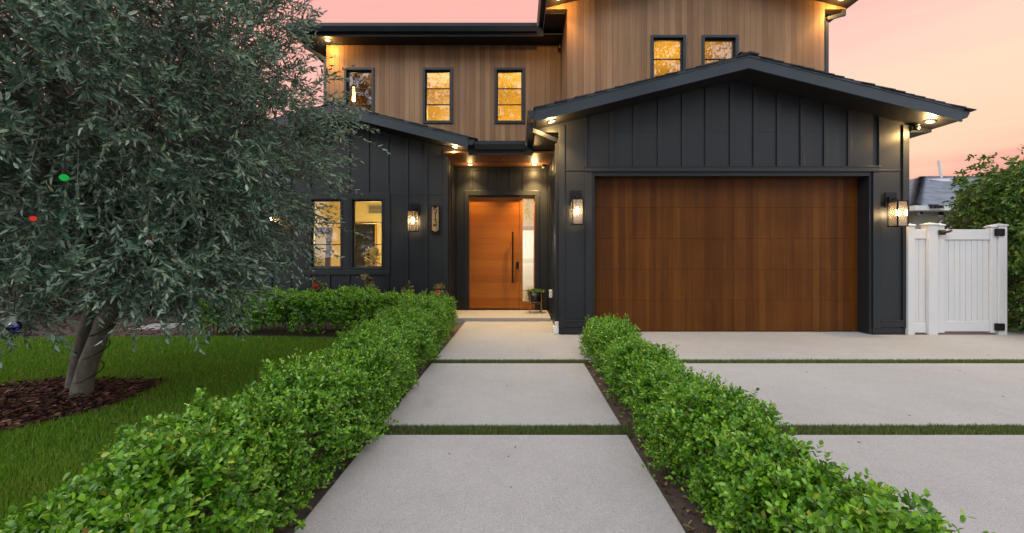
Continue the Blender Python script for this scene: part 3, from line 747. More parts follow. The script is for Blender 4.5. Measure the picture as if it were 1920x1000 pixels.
# ---- upper storey
uw_ = MB(); walls(uw_, -4.14, 0.905, 3.30, 5.78, YU, YU + .15, UWIN); uw_.build('cedar_wall', 'cedar', house)
us = MB(); us.box(-4.14, -3.99, YU + .152, 13, 3.3, 5.78); us.build('cedar_side_wall', 'cedar_return', house)
tw = MB(); walls(tw, 0.91, 5.74, 3.40, 5.88, YT, YT + .15, TWIN)
tw.prism([(0.51, 5.882), (6.14, 5.882), (6.14, 5.90), (3.325, 6.61), (0.51, 5.90)], YT, YT + .12); tw.build('cedar_wall', 'cedar', house)
ts = MB(); ts.box(0.91, 1.06, YT + .152, YU + .3, 3.3, 5.86); ts.box(0.51, 0.95, YT + .125, 13, 5.884, 5.90); ts.build('cedar_side_wall', 'cedar_return', house)
ts = MB(); ts.box(5.59, 5.74, YT + .152, 13, 3.2, 5.86); ts.box(5.70, 6.14, YT + .125, 13, 5.884, 5.90); ts.build('cedar_side_wall', 'cedar_return', house)
MB().box(0.50, 0.908, YT + .126, 13, 5.868, 5.883).build('soffit', 'soffit_paint', house)
MB().box(5.745, 6.15, YT + .126, 13, 5.868, 5.883).build('soffit', 'soffit_paint', house)
gable_roof(0.49, 6.16, 5.905, YTF, 13.0, gy1=13)
# lower hipped roof over the entry half of the upper storey
er = MB(); zt = 5.945
er.add([(-4.58, YE, zt), (0.485, YE, zt), (0.485, 10.6, zt + .62), (-2.2, 10.6, zt + .62), (-4.58, 13.0, zt), (0.485, 13.0, zt)], [(0, 1, 2, 3), (0, 3, 4), (3, 2, 5, 4)])
roof2 = er.build('roof', 'dark_shingle', house)
MB().box(-4.56, 0.905, YE + .03, 13, 5.785, 5.81).build('soffit', 'soffit_paint', roof2)
fb_ = MB().box(-4.56, 0.50, YE, YE + .028, 5.735, 5.93); fb_.box(-4.56, -4.532, YE + .03, 13, 5.735, 5.93); fb_.build('fascia', 'soffit_paint', roof2)
top = 5.94; prg = [(0, top - .14), (-.07, top - .14), (-.12, top - .06), (-.125, top), (-.10, top), (-.09, top - .05), (-.06, top - .12), (0, top - .12)]
MB().prismx([(YE - .002 + u, z_) for u, z_ in prg], -4.68, 0.36).build('gutter', 'trim_paint', roof2)
MB().prism([(-4.562 + u, z_) for u, z_ in prg][::-1], YE - .12, 13).build('gutter', 'trim_paint', roof2)

# ---- entry
ew = MB(); DOOR = (-1.19, 0.44, 0.07, 2.66)
walls(ew, LW1 + .001, GL - .001, 0.0, 3.18, YP, YP + .15, [(-1.085, 0.345, 0.07, 2.56)])
ewall = ew.build('entry_wall', 'charcoal_paint', house)
bt = MB(); e = YP - .02
for px in (846 + 38, 912, 935, 958, 982):
    X = (px - 973) / 86.2; bt.box(X - .028, X + .028, e, YP, 2.672, 3.16)
bt.box(-1.185, 0.445, e - .008, YP, 2.562, 2.67); bt.box(-1.185, -1.087, e - .006, YP, 0.08, 2.561); bt.box(0.347, 0.445, e - .006, YP, 0.08, 2.561)
bt.box(LW1 + .03, LW1 + .10, e, YP, 0.08, 3.16); bt.box(GL - .10, GL - .03, e, YP, 0.08, 3.16)
bt.box(LW1 + .101, GL - .101, e - .003, YP, 3.10, 3.16)
bt.build('batten', 'charcoal_paint', ewall, bevel=0.003)
fd = MB().box(-1.062, 0.008, YP + .03, YP + .085, 0.10, 2.53).build('front_door', 'door_wood', house, bevel=0.003)
hb = MB(); hb.tube([(-.135, YP - .045, 0.66), (-.135, YP - .045, 1.77)], .017, 12)
for z_ in (0.80, 1.62): hb.tube([(-.135, YP - .045, z_), (-.135, YP + .03, z_)], .011, 8)
hb.build('handle', 'black_metal', fd)
lk_ = MB().box(-.062, -.002, YP + .004, YP + .03, 0.965, 1.125); lk_.lathe((-.032, YP + .004, 1.085), [(0, -.008), (.018, -.008), (.02, 0)], 14, 'Y'); lk_.lathe((-.032, YP + .004, 1.01), [(0, -.02), (.016, -.02), (.02, 0)], 14, 'Y')
lk_.build('lock', 'black_metal', fd, bevel=0.006)
df = MB(); df.box(0.012, 0.082, YP + .02, YP + .12, 0.09, 2.545); df.box(0.322, 0.344, YP + .02, YP + .12, 0.09, 2.545)
df.box(0.083, 0.321, YP + .02, YP + .12, 0.09, 0.255); df.box(0.083, 0.321, YP + .02, YP + .12, 2.50, 2.545); df.box(-1.084, -1.064, YP + .02, YP + .086, 0.09, 2.531)
df.box(-1.084, -1.03, YP + .0865, YP + .119, 0.09, 2.559).box(-.03, 0.0115, YP + .0865, YP + .119, 0.09, 2.559).box(-1.029, -.031, YP + .0865, YP + .119, 2.49, 2.559).box(-1.029, -.031, YP + .0865, YP + .119, 0.09, 0.13).box(-1.084, 0.0115, YP + .025, YP + .086, 2.532, 2.558)
dfo = df.build('door_frame', 'door_wood', house, bevel=0.003)
MB().add([(0.08, YP + .06, 0.25), (0.325, YP + .06, 0.25), (0.325, YP + .06, 2.505), (0.08, YP + .06, 2.505)], [(0, 1, 2, 3)]).build('pane', 'window_glass', dfo)
MB().box(-1.08, 0.34, YP - .01, YP + .10, 0.071, 0.089).build('threshold', 'bronze', house)
MB().box(-.93, 0.02, YP - .012, YP + .02, 2.535, 2.552).build('door_closer', 'black_metal', fd)
MB().box(LW1 + .002, GL - .04, 7.62, YP - .002, -0.05, 0.07).build('porch_step', 'concrete', house, bevel=0.012)
MB().box(LW1 + .002, GL - .002, 7.50, YP - .003, 3.182, 3.21).build('porch_ceiling', 'ceiling_wood', house)
pf = MB().box(-0.945, 0.26, 7.46, 7.499, 3.13, 3.28); pf.build('porch_fascia', 'soffit_paint', house)
MB().prismx([(7.457 + u, z_ - 5.94 + 3.36) for u, z_ in prg], -0.82, 0.12).build('gutter', 'trim_paint', house)
MB().box(-0.945, 0.26, 7.50, 8.59, 3.29, 3.33).build('porch_roof', 'dark_shingle', house)
MB().lathe((-.37, 7.95, 3.18), [(0, -.012), (.05, -.012), (.06, 0)], 20).build('ceiling_vent', 'ceiling_wood', house)

bw = MB().box(LW0, -1.5, 12.502, 12.6, 0, 3.3).box(.75, GR, 12.502, 12.6, 0, 3.3).box(-4.14, 5.74, 13.002, 13.1, 3.2, 5.9); bw.prism([(0.5, 5.902), (6.15, 5.902), (3.325, 6.6)], 12.9, 12.99); bw.build('back_wall', 'charcoal_paint', house)
# ---- rooms behind the lit windows
def room(x0, x1, y0, y1, z0, z1, mat, power, col, lx=None, ly=None, lz=None):
    m_ = MB(); t = .04
    m_.box(x0 - t, x0, y0, y1, z0, z1); m_.box(x1, x1 + t, y0, y1, z0, z1); m_.box(x0 - t, x1 + t, y1, y1 + t, z0, z1); m_.box(x0 - t, x1 + t, y0, y1 + t, z1, z1 + t)
    o = m_.build('room_wall', mat, house)
    MB().box(x0 - t, x1 + t, y0, y1 + t, z0 - t, z0 - .001).build('room_floor', 'room_floor', house)
    d = bpy.data.lights.new('room_lamp', 'POINT'); d.energy = power; d.color = col; d.shadow_soft_size = 0.2
    l = bpy.data.objects.new('room_lamp', d); COL.objects.link(l); l.parent = house
    l.location = Vector((lx if lx is not None else (x0 + x1) / 2, ly or (y0 + y1) / 2, lz or (z0 + z1) / 2 + .2)) - house.location
    return o
WARM = (1.0, 0.60, 0.12); WARM2 = (1.0, 0.52, 0.05)
room(-5.2, -1.56, YL + .16, 10.6, 0.1, 2.75, 'room_paint', 70, (1.0, 0.72, 0.30))
room(-4.0, -2.6, YU + .17, 11.2, 3.42, 5.74, 'room_paint', 6, WARM2)
room(-2.5, -0.8, YU + .17, 11.2, 3.42, 5.74, 'room_paint', 34, WARM)
room(-0.7, 0.86, YU + .17, 11.2, 3.42, 5.74, 'room_paint', 34, WARM)
room(1.1, 5.55, YT + .17, 10.4, 3.45, 5.84, 'room_paint', 42, WARM2)
room(-1.3, 0.56, YP + .17, 14.5, 0.09, 2.95, 'hall_paint', 62, (1.0, 0.90, 0.72), lx=-.5, ly=12.6)
MB().box(-1.29, 0.55, 11.0, 11.12, 1.99, 2.94).build('room_wall', 'room_paint', house)
MB().box(-1.29, 0.55, 10.985, 10.999, 1.95, 2.06).build('room_beam', 'light_oak', house)
point('room_lamp', (-.5, 10.0, 2.5), 20, (1.0, .72, .3), house, .1)
MB().box(-.2, 0.5, 13.4, 14.0, 0.1, 1.0).build('room_counter', 'white_plastic', house)

# ================================================================== LIGHTS ON THE HOUSE
def soffit_light(loc, label, power, beam, col, em, tilt=0.0):
    t = thing('soffit_light', loc, label, 'downlight', 'recessed lights under the eaves and porch')
    x, y_, z_ = loc
    MB().lathe(loc, [(.066, .002), (.068, -.008), (.050, -.010), (.046, .004)], 20).build('trim_ring', 'soffit_paint', t)
    MB().lathe(loc, [(.0, -.014), (.026, -.012), (.047, -.006)], 20).build('lens', em, t)
    if tilt:
        t.rotation_euler = (0, tilt, 0)
    point('glow_lamp', (x, y_, z_ - .085), power, col, t, 0.045)
    spot('beam_lamp', (x, y_, z_ - .05), beam, col, 95, 0.9, t, 0.03)
    return t
SL = math.atan(.25)
WC = (1.0, 0.64, 0.25); OC = (1.0, 0.52, 0.14)
soffit_light((0.50, 6.14, 3.262 + .25 * (.50 - .246) - .012), 'lit recessed light at the eave corner over the garage downspout', 22, 140, WC, 'downlight', -SL)
soffit_light((6.33, 6.16, 3.262 + .25 * (6.60 - 6.33) - .012), 'lit recessed light at the garage eave corner nearest the white gate', 22, 140, WC, 'downlight', SL)
soffit_light((-1.20, 7.50, 3.236 + .25 * (-.93 + 1.20) - .012), 'lit recessed light at the low roof corner left of the porch, above the house number', 22, 140, WC, 'downlight', SL)
soffit_light((-4.02, 8.40, 5.783), 'lit recessed light at the upper eave corner beside the olive tree', 18, 80, OC, 'downlight_orange')
soffit_light((0.73, 7.30, 5.905 + .25 * (.73 - .49) - .012), 'lit recessed light high under the tall gable, near the lower flat eave', 18, 60, OC, 'downlight_orange', -SL)
soffit_light((5.90, 7.32, 5.905 + .25 * (6.16 - 5.90) - .012), 'lit recessed light high under the tall gable, at the downspout by open sky', 18, 60, OC, 'downlight_orange', SL)
soffit_light((-1.03, 8.44, 3.178), 'small lit recessed light in the wooden porch ceiling above the door hinge side', 3, 120, WC, 'downlight')
soffit_light((0.33, 8.44, 3.178), 'lit recessed light in the wooden porch ceiling beside the black dome camera', 11, 340, WC, 'downlight')

def lantern(X, Yw, zc, label):
    """zc = centre of the glass box"""
    t = thing('wall_lantern', (X, Yw, zc), label, 'wall lamp', 'black wall lanterns on the charcoal siding')
    y0 = Yw - .026
    MB().box(X - .09, X + .09, y0 - .016, y0, zc + .11, zc + .36).build('backplate', 'black_metal', t, bevel=0.003)
    MB().box(X - .06, X + .06, y0 - .045, y0 - .0165, zc + .18, zc + .28).tube([(X, y0 - .045, zc + .24), (X, y0 - .09, zc + .255), (X, y0 - .125, zc + .235), (X, y0 - .125, zc + .195)], .009, 8).build('arm', 'black_metal', t)
    ya, yb = y0 - .205, y0 - .05; h = .185; w = .078; f = MB(); p = .007
    for sx in (-1, 1):
        for yy in (ya, yb): f.box(X + sx * w - p, X + sx * w + p, yy - p, yy + p, zc - h, zc + h)
    f.box(X - w - p - .001, X + w + p + .001, ya - p - .001, yb + p + .001, zc + h, zc + h + .014); f.box(X - w - p - .001, X + w + p + .001, ya - p - .001, yb + p + .001, zc - h - .012, zc - h)
    f.build('frame', 'black_metal', t)
    gl_ = MB()
    gl_.add([(X - w, ya, zc - h), (X + w, ya, zc - h), (X + w, ya, zc + h), (X - w, ya, zc + h)], [(0, 1, 2, 3)])
    gl_.add([(X - w, ya, zc - h), (X - w, yb, zc - h), (X - w, yb, zc + h), (X - w, ya, zc + h)], [(3, 2, 1, 0)])
    gl_.add([(X + w, ya, zc - h), (X + w, yb, zc - h), (X + w, yb, zc + h), (X + w, ya, zc + h)], [(0, 1, 2, 3)])
    gl_.build('glass', 'ribbed_glass', t)
    MB().lathe((X, (ya + yb) / 2, zc + .02), [(0, -.05), (.02, -.04), (.03, -.01), (.027, .02), (.012, .05), (.012, .06)], 14).build('bulb', 'bulb_warm', t, smooth_=True)
    MB().lathe((X, (ya + yb) / 2, zc + .075), [(.016, 0), (.016, .11), (0, .11)], 10).build('socket', 'black_metal', t)
    point('bulb_lamp', (X, (ya + yb) / 2, zc + .02), 9.0, (1.0, 0.66, 0.36), t, 0.045)
    return t
l0 = lantern(0.905, YG, 1.93, 'lit black wall lantern between the porch downspout and the wooden garage door')
copy_tree(l0, None, 'lit black wall lantern on the garage pillar beside the white gate', (5.90, YG, 1.90))
copy_tree(l0, None, 'lit black wall lantern between the lower windows and the house number plaque', (-2.01, YL, 1.90))
copy_tree(l0, None, 'lit black wall lantern half hidden by the olive branches, left of the lower windows', (-4.70, YL, 1.90))

# ---- house number plaque
hx, hz = -1.612, 1.955
pl = thing('house_number', (hx, YL, hz), 'narrow vertical house number plaque with dark digits over pale herringbone, beside the porch', 'house number')
fr = MB(); fr.box(hx - .085, hx - .068, YL - .05, YL - .023, hz - .265, hz + .265); fr.box(hx + .068, hx + .085, YL - .05, YL - .023, hz - .265, hz + .265)
fr.box(hx - .068, hx + .068, YL - .05, YL - .023, hz + .248, hz + .265); fr.box(hx - .068, hx + .068, YL - .05, YL - .023, hz - .265, hz - .248)
fr.box(hx - .068, hx + .068, YL - .032, YL - .023, hz - .248, hz + .248); fr.build('frame', 'black_metal', pl)
hbn = MB(); k = 0
zz_ = hz - .242
while zz_ < hz + .205:
    for s in (-1, 1):
        p0, p1 = (hx + s * .003, zz_), (hx + s * .066, zz_ + .040)
        poly = [p0, p1, (p1[0], p1[1] + .016), (p0[0], p0[1] + .016)]
        hbn.prism(poly if s > 0 else poly[::-1], YL - .038, YL - .032)
    zz_ += .0245
hbn.build('herringbone', 'light_oak', pl)
def digit_strip(pts, z0, nm):
    pp = [(hx + u * .038, YL - .045, z0 + v_ * .052) for u, v_ in pts]
    m_ = MB()
    m_.tube(pp, .0085, 6); return m_.build(nm, 'pot', pl)
arc = lambda cx, cy, rx, ry, a0, a1, n=9: [(cx + rx * math.cos(R(a0 + (a1 - a0) * i / (n - 1))), cy + ry * math.sin(R(a0 + (a1 - a0) * i / (n - 1)))) for i in range(n)]
digit_strip([(0.8, 1), (-0.7, 1), (-0.75, 0.15)] + arc(0, -.3, .9, .65, 140, -140), hz + .175, 'digit')
digit_strip([(-0.4, .7), (0.1, 1), (0.1, -1)], hz + .058, 'digit')
digit_strip([(-0.8, 1), (0.7, 1), (-0.1, 0.2)] + arc(0, -.35, .85, .6, 85, -150), hz - .058, 'digit')
digit_strip([(-0.8, 1), (0.85, 1), (-0.2, -1)], hz - .175, 'digit')

# ---- small fittings
def dome_camera(loc, label, d=(0, -1, -.4), rr=.05):
    t = thing('security_camera', loc, label, 'camera')
    x, y_, z_ = loc
    MB().lathe(loc, [(rr * 1.15, 0), (rr * 1.15, -.02), (rr * .8, -.03)], 18).build('base', 'black_metal', t, smooth_=True)
    c = Vector((x, y_, z_ - .05)); m_ = MB(); n_ = Vector(d).normalized()
    m_.lathe(tuple(c), [(0, -rr), (rr * .5, -rr * .86), (rr * .86, -rr * .5), (rr, 0), (rr * .86, rr * .5), (rr * .5, rr * .86), (0, rr)], 16); m_.build('ball', 'black_metal', t, smooth_=True)
    MB().tube([c + n_ * rr * .8, c + n_ * rr * 1.05], [rr * .5, rr * .42], 14).build('lens', 'solar', t)
    return t
dome_camera((0.52, 8.50, 3.181), 'small black dome camera on the porch ceiling near the entry corner')
dome_camera((6.26, 6.30, 3.262 + .25 * .30 - .02), 'small round camera under the garage eave, beside its corner light', rr=.042)
dome_camera((0.86, 8.46, 5.72), 'tiny dark camera at the inner corner where the two cedar walls meet', rr=.035)
ob = thing('outlet_box', (0.64, 7.6, .54), 'small grey outlet box on the porch side wall', 'outlet box')
MB().box(0.575, 0.632, 7.55, 7.65, 0.46, 0.60).build('cover', 'gutter_white', ob, bevel=0.008)
MB().box(0.632, 0.655, 7.53, 7.67, 0.44, 0.62).build('backplate', 'charcoal_paint', ob)

# ---- potted plant by the door
px_, py_ = 0.345, 8.33
pt = thing('planter', (px_, py_, .07), 'black bowl planter with trailing green plant on brass legs by the front door', 'planter')
MB().lathe((px_, py_, .07), [(0, .17), (.08, .175), (.125, .21), (.15, .28), (.158, .44), (.146, .44), (.14, .40), (0, .40)], 26).build('bowl', 'pot', pt, smooth_=True)
for k in range(4):
    a = R(45 + 90 * k); cx, cy = px_ + .165 * math.cos(a), py_ + .165 * math.sin(a)
    MB().box(cx - .009, cx + .009, cy - .009, cy + .009, .07, .47).build('leg', 'brass_legs', pt)
rg = MB().lathe((px_, py_, .07), [(.152, .22), (.17, .22), (.17, .235), (.152, .235), (.152, .22)], 26); rg.build('stand_ring', 'brass_legs', pt)
n = 170; a = r.uniform(0, 6.283, n); q = np.sqrt(r.random(n)) * .13
Pp = np.stack([px_ + q * np.cos(a), py_ + q * np.sin(a), np.full(n, .49)], -1)
D = np.stack([np.cos(a) * q * 9, np.sin(a) * q * 9, 0.75 + r.random(n) * .5], -1)
v, tp = sprigs(Pp, D, r.uniform(.05, .12, n), 5, .026, .016, r, droop=.35)
n2 = 16; a = r.uniform(2.2, 4.2, n2); Pq = np.stack([px_ + .15 * np.cos(a), py_ + .15 * np.sin(a), np.full(n2, .50)], -1)
v2, tp2 = sprigs(Pq, np.stack([np.cos(a) * .5, np.sin(a) * .5, -0.6 + 0 * a], -1), r.uniform(.08, .2, n2), 6, .024, .014, r, droop=.6)
build_leaves('foliage', np.concatenate([v, v2]), 'ficus_leaf', pt)

# ---- things seen through the windows
mr = thing('mirror', (-4.7, 8.9, 0.1), 'large dark-framed mirror leaning against the wall inside the lower window', 'mirror')
def lean(u, w, d=0): return (-5.12 + u * .90, 9.05 + w * .22 + d - u * .25, 0.1 + w * 1.80)
def leanquad(m_, u0, u1, w0, w1, d0, d1):
    vs = [lean(u, w, d) for d in (d0, d1) for u, w in ((u0, w0), (u1, w0), (u1, w1), (u0, w1))]
    m_.add(vs, [(0, 1, 2, 3), (7, 6, 5, 4), (0, 4, 5, 1), (1, 5, 6, 2), (2, 6, 7, 3), (3, 7, 4, 0)])
m_ = MB(); leanquad(m_, 0, .14, 0, 1, 0, .06); leanquad(m_, .86, 1, 0, 1, 0, .06); leanquad(m_, .141, .859, .92, 1, 0, .06); leanquad(m_, .141, .859, 0, .07, 0, .06); m_.build('frame', 'dark_oak', mr)
m_ = MB(); leanquad(m_, .14, .86, .07, .92, .03, .04); simple('mirror_face', (0.85, 0.85, 0.85), 0.13, 1.0, var=0.01); m_.build('mirror_glass', 'mirror_face', mr)
fl = thing('flower_vase', (-3.02, 8.25, 0.1), 'cream orchid flowers in a vase inside the lower window nearest the lantern', 'flowers')
MB().lathe((-3.02, 8.25, 0.1), [(.20, 0), (.20, .68), (.22, .70), (0, .70)], 20).build('pedestal', 'light_oak', fl)
MB().lathe((-3.02, 8.25, 0.80), [(.05, 0), (.08, .05), (.06, .14), (.045, .17)], 16).build('vase', 'gutter_white', fl, smooth_=True)
n = 70; Pp = np.stack([-3.02 + r.normal(0, .075, n), 8.25 + r.normal(0, .06, n), 1.0 + r.random(n) * .40], -1)
v, tp = sprigs(Pp, r.normal(size=(n, 3)), .05, 2, .06, .055, r); build_leaves('blossom', v, 'petal', fl)
vt = thing('wall_vent', (-2.62, 10.57, 2.45), 'small rectangular vent grille on the room wall inside the lower window nearest the lantern', 'vent')
m_ = MB(); m_.box(-4.0, -3.4, 10.56, 10.60, 2.36, 2.60); m_.build('grille', 'gutter_white', vt)
m_ = MB()
for k in range(6): m_.box(-3.96, -3.44, 10.55, 10.559, 2.385 + k * .034, 2.40 + k * .034)
m_.build('slat', 'dark_oak', vt)
sc_ = thing('screen', (-3.9, 10.4, 0.9), 'large dark glossy panel inside the lower window nearest the lantern', 'screen')
MB().box(-4.34, -3.74, 10.50, 10.54, 0.85, 2.12).build('frame', 'light_oak', sc_)
simple('dark_gloss', (0.02, 0.02, 0.024), 0.15); MB().box(-4.30, -3.78, 10.485, 10.499, 0.89, 2.08).build('face', 'dark_gloss', sc_)
pd = thing('pendant_lamp', (-3.80, 9.2, 4.8), 'glowing slender pendant lamp inside the upper window beside the olive tree', 'pendant lamp')
MB().lathe((-3.80, 9.2, 4.80), [(0, 0), (.035, .01), (.028, .3), (.02, .33), (0, .33)], 14).build('tube', 'downlight_orange', pd, smooth_=True)
MB().tube([(-3.80, 9.2, 5.13), (-3.80, 9.2, 5.73)], .006, 6).build('cord', 'black_metal', pd)

# ================================================================== FENCE AND GATE
FY = 6.33
def fx(px, Y=FY): return (px - 973) * Y / 750
def fz(py, Y=FY): return 1.25 - (py - 480) * Y / 750
def post(name, parent, x0, x1, y0, y1, z1, z0=0.0):
    m_ = MB().box(x0, x1, y0, y1, z0, z1)
    m_.box(x0 - .012, x1 + .012, y0 - .012, y1 + .012, z1 + .001, z1 + .022)
    b0 = len(m_.v); cx, cy = (x0 + x1) / 2, (y0 + y1) / 2
    m_.add([(x0 - .012, y0 - .012, z1 + .022), (x1 + .012, y0 - .012, z1 + .022), (x1 + .012, y1 + .012, z1 + .022), (x0 - .012, y1 + .012, z1 + .022), (cx, cy, z1 + .045)], [(0, 1, 4), (1, 2, 4), (2, 3, 4), (3, 0, 4)])
    return m_.build(name, 'white_vinyl', parent, bevel=0.004)
fn = thing('fence', (6.3, FY, 0), 'short white vinyl fence panel with posts between the garage pillar and the gate', 'fence')
post('post', fn, fx(1702), fx(1714.5), FY - .01, FY + .10, 1.72)
post('post', fn, fx(1740), fx(1757), FY - .02, FY + .12, 1.735)
def board_panel(parent, x0, x1, z0, z1, n, rail=0.15):
    MB().box(x0, x1, FY + .02, FY + .075, z1 - rail, z1).build('rail', 'white_vinyl', parent, bevel=0.006)
    MB().box(x0, x1, FY + .02, FY + .075, z0, z0 + rail).build('rail', 'white_vinyl', parent, bevel=0.006)
    m_ = MB(); w = (x1 - x0) / n
    for i in range(n): m_.box(x0 + i * w + .003, x0 + (i + 1) * w - .003, FY + .036, FY + .058, z0 + rail + .001, z1 - rail - .001)
    m_.box(x0 + .01, x1 - .01, FY + .0585, FY + .064, z0 + rail + .002, z1 - rail - .002)
    m_.build('board_panel', 'white_vinyl', parent, bevel=0.003)
board_panel(fn, fx(1714.8), fx(1739.8), 0.03, 1.67, 2)
gt = thing('gate', (7.1, FY, 0), 'white vinyl gate of vertical boards with black hinges', 'gate')
board_panel(gt, fx(1772.2), fx(1858.8), 0.05, 1.67, 8, .165)
post('stile', gt, fx(1758.5), fx(1772), FY + .005, FY + .09, 1.725, 0.03); post('stile', gt, fx(1859), fx(1870), FY + .005, FY + .09, 1.70, 0.03)
lt = MB().box(fx(1756), fx(1768), FY - .05, FY - .022, fz(441), fz(432)).tube([(fx(1758), FY - .05, fz(437)), (fx(1770), FY - .075, fz(435)), (fx(1776), FY - .06, fz(433))], .02, 8)
lt.build('latch', 'bronze', gt, bevel=0.006)
for py in (436, 613): MB().box(fx(1864), fx(1879), FY - .045, FY + .004, fz(py + 7), fz(py - 7)).build('hinge', 'black_metal', gt, bevel=0.012)
gp = thing('gate_post', (7.63, FY, 0), 'white vinyl post at the hinge side of the gate, against the green hedge', 'post')
post('post', gp, fx(1870.5), fx(1886), FY - .02, FY + .12, 1.72, -0.03)

# ================================================================== NEIGHBOUR HOUSE
NY = 14.0; nx0 = 13.86; nz = 3.02
nh = thing('neighbour_house', (15, NY, 0), 'low pale green stucco house with grey hipped roof behind the white gate', 'house')
arch = [(15.5 + .38 * math.cos(R(a)), 2.18 + .40 * math.sin(R(a))) for a in range(0, 181, 15)]
m_ = MB(); m_.box(nx0 + .45, 30, NY + .5, NY + .7, 0, nz - .02); m_.box(nx0 + .45, nx0 + .65, NY + .702, NY + 8, 0, nz - .02); m_.build('wall', 'stucco', nh)
m_ = MB().prism(arch + [(15.12, 1.2), (15.88, 1.2)], NY + .47, NY + .499); m_.build('window', 'frame_paint', nh)
nw_ = MB(); nw_.box(15.487, 15.513, NY + .455, NY + .469, 1.2, 2.57); nw_.bar((15.5, NY + .462, 2.18), (15.78, NY + .462, 2.46), .025, .014); nw_.bar((15.5, NY + .462, 2.18), (15.22, NY + .462, 2.46), .025, .014)
nw_.box(15.12, 15.88, NY + .456, NY + .468, 2.168, 2.192)
for a in range(0, 180, 15):
    nw_.bar((15.5 + .40 * math.cos(R(a)), NY + .46, 2.18 + .42 * math.sin(R(a))), (15.5 + .40 * math.cos(R(a + 15)), NY + .46, 2.18 + .42 * math.sin(R(a + 15))), .05, .05)
nw_.build('window_frame', 'white_plastic', nh)
rm = MB(); nC = 26                                   # stepped shingle courses on the front and side slopes
for i in range(nC):
    t0, t1 = i / nC, (i + 1) / nC
    def pt_(t): return (nx0 + 4.21 * t, NY + 4.0 * t, nz + 1.76 * t)
    a, b = pt_(t0), pt_(t1)
    rm.add([(a[0], a[1], a[2] + .014), (34, a[1], a[2] + .014), (34, b[1], b[2]), (b[0], b[1], b[2]), (a[0], a[1], a[2] - .02), (34, a[1], a[2] - .02)], [(0, 1, 2, 3), (4, 5, 1, 0)])
    rm.add([(a[0], a[1], a[2] + .014), (b[0], b[1], b[2]), (b[0], 24 - b[1] + NY, b[2]), (a[0], 24 - a[1] + NY, a[2] + .014), (a[0], a[1], a[2] - .02), (a[0], 24 - a[1] + NY, a[2] - .02)], [(0, 1, 2, 3), (5, 4, 0, 3)])
rf = rm.build('roof', 'slate_shingle', nh)
cp = MB()
for i in range(30):
    t0 = i / 30; a = Vector((nx0 + 4.21 * t0, NY + 4 * t0, nz + 1.76 * t0 + .02)); d_ = Vector((4.21, 4, 1.76)) / 30
    w_ = Vector((.13, -.13, -.02)); cp.add([a + w_ + Vector((0, 0, .03)), a + Vector((0, 0, .07)), a - w_ + Vector((0, 0, .03)), a - w_ + d_, a + d_ + Vector((0, 0, .03)), a + w_ + d_], [(0, 1, 4, 5), (1, 2, 3, 4), (0, 5, 3, 2)])
cp.box(18.07, 34, 17.9, 18.1, 4.74, 4.82)
cp.build('ridge_cap', 'slate_shingle', rf)
MB().box(nx0 - .02, 34, NY - .12, NY + .02, nz - .19, nz - .02).box(nx0 - .12, nx0 - .021, NY - .12, NY + 8, nz - .19, nz - .02).box(nx0, 34, NY + .021, NY + .5, nz - .20, nz - .17).build('gutter', 'gutter_white', rf)
a_, b_ = P(1765, 334, 17.9), P(1760, 301, 17.9)
MB().tube([a_, b_], .055, 10).build('vent_pipe', 'gutter_white', rf)
def solar(pts, label):
    t = thing('solar_panel', pts[0], label, 'solar panel', 'solar panels on the neighbour roof')
    p = [Vector(q) for q in pts]; m_ = MB(); u = Vector((0, -.02, .05))
    m_.add([*p, *[q - u for q in p]], [(0, 1, 2, 3), (7, 6, 5, 4), (0, 4, 5, 1), (1, 5, 6, 2), (2, 6, 7, 3), (3, 7, 4, 0)]); m_.build('panel', 'solar', t)
    for q in p[:2]: MB().tube([q - u * .5, q - Vector((0, 0, .3))], .02, 6).build('bracket', 'silver', t)
    return t
solar([P(1740, 345, 16.9), P(1850, 371, 16.4), P(1925, 362, 17.3), P(1795, 341, 17.6)], 'pale tilted solar panel lower on the neighbour roof')
solar([P(1741, 336, 17.3), P(1810, 346, 17.2), P(1925, 345, 17.8), P(1830, 333.5, 18.0)], 'pale tilted solar panel along the neighbour roof ridge')
c_ = P(1757, 388, NY - .2)
ff = thing('flood_light', c_, 'small black three-headed floodlight on the neighbour gutter', 'floodlight')
for k in (-1, 0, 1): MB().box(c_[0] + k * .15 - .06, c_[0] + k * .15 + .06, c_[1] - .03, c_[1] + .05, c_[2] - .04, c_[2] + .05).build('head', 'black_metal', ff, bevel=0.01)
MB().box(c_[0] - .22, c_[0] + .12, c_[1] + .05, c_[1] + .09, c_[2] + .05, c_[2] + .09).build('bracket', 'black_metal', ff)
for px, lab in ((1724, 'round white speaker-like camera under the neighbour eave, near the garage lantern'), (1765, 'dark dome camera under the neighbour eave above the arched window')):
    c_ = P(px, 400, NY + .35); cm = thing('eave_camera', c_, lab, 'camera')
    MB().lathe((c_[0], c_[1] - .06, c_[2]), [(0, -.02), (.06, -.01), (.075, .03), (.07, .09), (0, .1)], 16, 'Y').build('body', 'white_plastic' if px < 1730 else 'black_metal', cm, smooth_=True)
    MB().lathe((c_[0], c_[1] - .08, c_[2]), [(0, -.01), (.05, -.003), (.055, .01)], 16, 'Y').build('lens', 'black_metal', cm)

